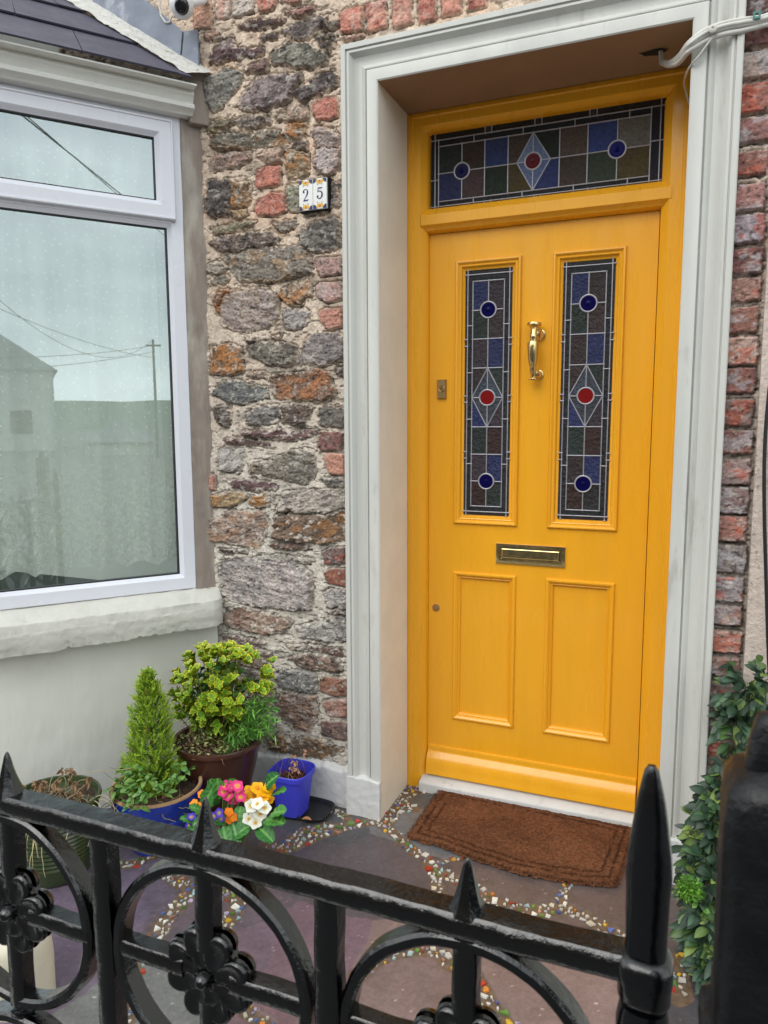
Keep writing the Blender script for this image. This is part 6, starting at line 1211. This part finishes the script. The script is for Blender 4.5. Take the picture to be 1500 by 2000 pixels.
sb = thing('fresh_green_shrublet', 'small bright green fine leaved clump low down beside the climber', 'small shrub', tuple(onY(1345, 1735, -.30))); mb = MB(); c = onY(1346, 1736, -.40)
for _ in range(900):
    o = rdir(rs) * np.array([.030, .026, .030]) * rs.uniform(.7, 1.2) * rs.random() ** .4; g_ = mixc(lin((60, 112, 36)), lin((112, 160, 52)), rs.random()); leaf(mb, c + o, nrm(o) + rdir(rs) * .6, rdir(rs), rs.uniform(.005, .010), .0026, g_, g_, .2, .2, 4)
for k in range(30): leaf(mb, onY(1372 + rs.uniform(-14, 14), rs.uniform(1760, 1925), -.4), rdir(rs), rdir(rs), .02, .007, lin((92, 140, 60)), lin((120, 160, 70)), .3)
mb.build('tiny_leaves', M['leafy'], sb, recalc=False)
tw = MB(); tw.tube([c + np.array([.02, .02, -.22]), c], .003, 6, lin((90, 100, 60))); tw.build('stem', M['twig'], sb)
for nm, lab, (a, b, y), sp in (('moss_tuft', 'dark green moss tuft in the corner of the sill beside the stone wall', (402, 1150, -.02), (.022, .012, .006)), ('moss_patch', 'dark green moss patch on the ground beside the left plinth of the door surround', (668, 1594, -.045), (.018, .012, .010))):
    mb = MB(); c = onY(a, b, y)
    for _ in range(420): o = rdir(rs) * np.array(sp); g_ = mixc(lin((52, 60, 28)), lin((96, 108, 50)), rs.random()); leaf(mb, c + o, rdir(rs, 0, 1), rdir(rs), rs.uniform(.003, .007), .0012, g_, g_, .2, .2, 3)
    tag(mb.build(nm, M['matte_leaf'], recalc=False), lab, 'moss')
# ================================================================== ACROSS THE STREET (seen as reflections in the bay and door glass)
def house(name, label, corner, ux, Lx, dep, ze, zr, m, wins=5, nrows=2):
    ux = nrm(ux); vx = np.array([ux[1], -ux[0], 0]); 
    if vx @ (corner[:3] * np.array([1, 1, 0])) < 0: vx = -vx
    t = thing(name, label, 'house', (float(corner[0]), float(corner[1]), 0)); P = lambda a, b, z: tuple(np.array([corner[0], corner[1], 0]) + ux * a + vx * b + np.array([0, 0, z]))
    mb = MB(); q = [P(0, 0, -.1), P(Lx, 0, -.1), P(Lx, dep, -.1), P(0, dep, -.1), P(0, 0, ze), P(Lx, 0, ze), P(Lx, dep, ze), P(0, dep, ze)]; mb.add(q, [(0, 1, 5, 4), (1, 2, 6, 5), (2, 3, 7, 6), (3, 0, 4, 7)]); mb.build('walls', m, t)
    mb = MB(); o = .25; hp = min(dep * .5, Lx * .4); q = [P(-o, -o, ze - .05), P(Lx + o, -o, ze - .05), P(Lx + o, dep + o, ze - .05), P(-o, dep + o, ze - .05), P(hp, dep / 2, zr), P(Lx - hp, dep / 2, zr)]; mb.add(q, [(0, 1, 5, 4), (1, 2, 5), (2, 3, 4, 5), (3, 0, 4), (0, 3, 2, 1)]); mb.build('roof', M['farroof'], t)
    for r_ in range(nrows):
        for k in range(wins):
            a = Lx * (k + .5) / wins; z0 = .9 + r_ * 2.7; mb = MB(); 
            if z0 + 1.3 > ze: continue
            w_ = .55; v = [P(a - w_, -.03, z0), P(a + w_, -.03, z0), P(a + w_, -.03, z0 + 1.3), P(a - w_, -.03, z0 + 1.3)]; mb.add(v, [(0, 1, 2, 3)]); mb.build('window', M['camblack'], t, recalc=False)
    return t
house('opposite_terrace', 'long grey brown terrace straight across the street mirrored in the door glass', np.array([-14., -10.5, 0]), (1, 0, 0), 19., 8., 5.0, 6.9, M['farwall2'], 7)
cq = refl(103, 722, 43.); cq2 = refl(0, 722, 43.)
house('reflected_house', 'pale rendered hip roofed house down the street mirrored in the bay window glass', np.array([cq[0], cq[1], 0]), (cq2 - cq) * np.array([1, 1, 0]), 14., 9., float(cq[2]), float(cq[2]) + 3.6, M['farwall'], 4)
cs_ = refl(300, 850, 34.); cs2 = refl(165, 850, 34.)
house('low_pale_shed', 'low pale shed beyond the street mirrored in the middle of the bay window glass', np.array([cs_[0], cs_[1], 0]), (cs2 - cs_) * np.array([1, 1, 0]), float(np.linalg.norm(cs2 - cs_)), 5., float(refl(200, 862, 34.)[2]), float(refl(200, 848, 34.)[2]) + .6, M['farwall'], 2, 1)
up_ = thing('utility_pole', 'dark wooden utility pole mirrored near the right edge of the bay window glass', 'pole', (0, 0, 0)); pb = refl(305, 805, 30.); ptp = refl(305, 662, 30.)
mb = MB(); mb.tube([(pb[0], pb[1], -.1), (pb[0], pb[1], ptp[2])], [.065, .05], 12); mb.build('shaft', M['wood'], up_, smooth=60); mb = MB(); mb.tube([(pb[0] - .05, pb[1] - .3, ptp[2] - .25), (pb[0] + .05, pb[1] + .3, ptp[2] - .25)], .04, 8); mb.build('crossarm', M['wood'], up_)
def wire(label, p, q, sag, r):
    p = np.array(p); q = np.array(q); pts = [p + (q - p) * t - np.array([0, 0, sag]) * 4 * t * (1 - t) for t in np.linspace(0, 1, 24)]; mb = MB(); mb.tube(pts, r, 6); return tag(mb.build('overhead_wire', M['blackcable'], smooth=60), label, 'wire', 'overhead wires across the street')
T = np.array([pb[0], pb[1], ptp[2]])
a_ = refl(8, 196, 9.); b_ = refl(243, 384, 13.); wire('thick overhead wire crossing the upper bay pane reflection diagonally', a_ + (a_ - b_) * .5, b_ + (b_ - a_) * 1.2, .0, .012)
a_ = refl(40, 215, 9.); b_ = refl(235, 384, 13.); wire('second overhead wire close beside the thick diagonal one', a_ + (a_ - b_) * .5, b_ + (b_ - a_) * 1.2, .0, .008)
for k, (a, b, sg, lab) in enumerate([(-30, 560, 1.1, 'sagging overhead wire running from pole top to upper left'), (-30, 700, .1, 'nearly level overhead wire meeting the pole from the left'), (-30, 725, .1, 'lowest overhead wire meeting the pole from the left'), (-30, 590, .2, 'faint overhead wire above the level one')]):
    wire(lab, T - np.array([0, 0, .25 * (k > 0) * k]), refl(a, b, 16.), sg, .010)
# far hill
mb = MB(); n = 120; vs = []
for i in range(n + 1):
    a = math.pi * (1.0 + 1.25 * i / n); h = 6.5 + 5 * float(fbm(np.array(i * .12), np.array(.5), 3, 4)); vs += [(230 * math.cos(a), 230 * math.sin(a), -1), (245 * math.cos(a), 245 * math.sin(a), h), (300 * math.cos(a), 300 * math.sin(a), -1)]
mb.add(vs, [(i * 3 + j, (i + 1) * 3 + j, (i + 1) * 3 + j + 1, i * 3 + j + 1) for i in range(n) for j in (0, 1)]); tag(mb.build('hills', M['hill'], smooth=60), 'low green hills on the horizon', None, kind='structure')
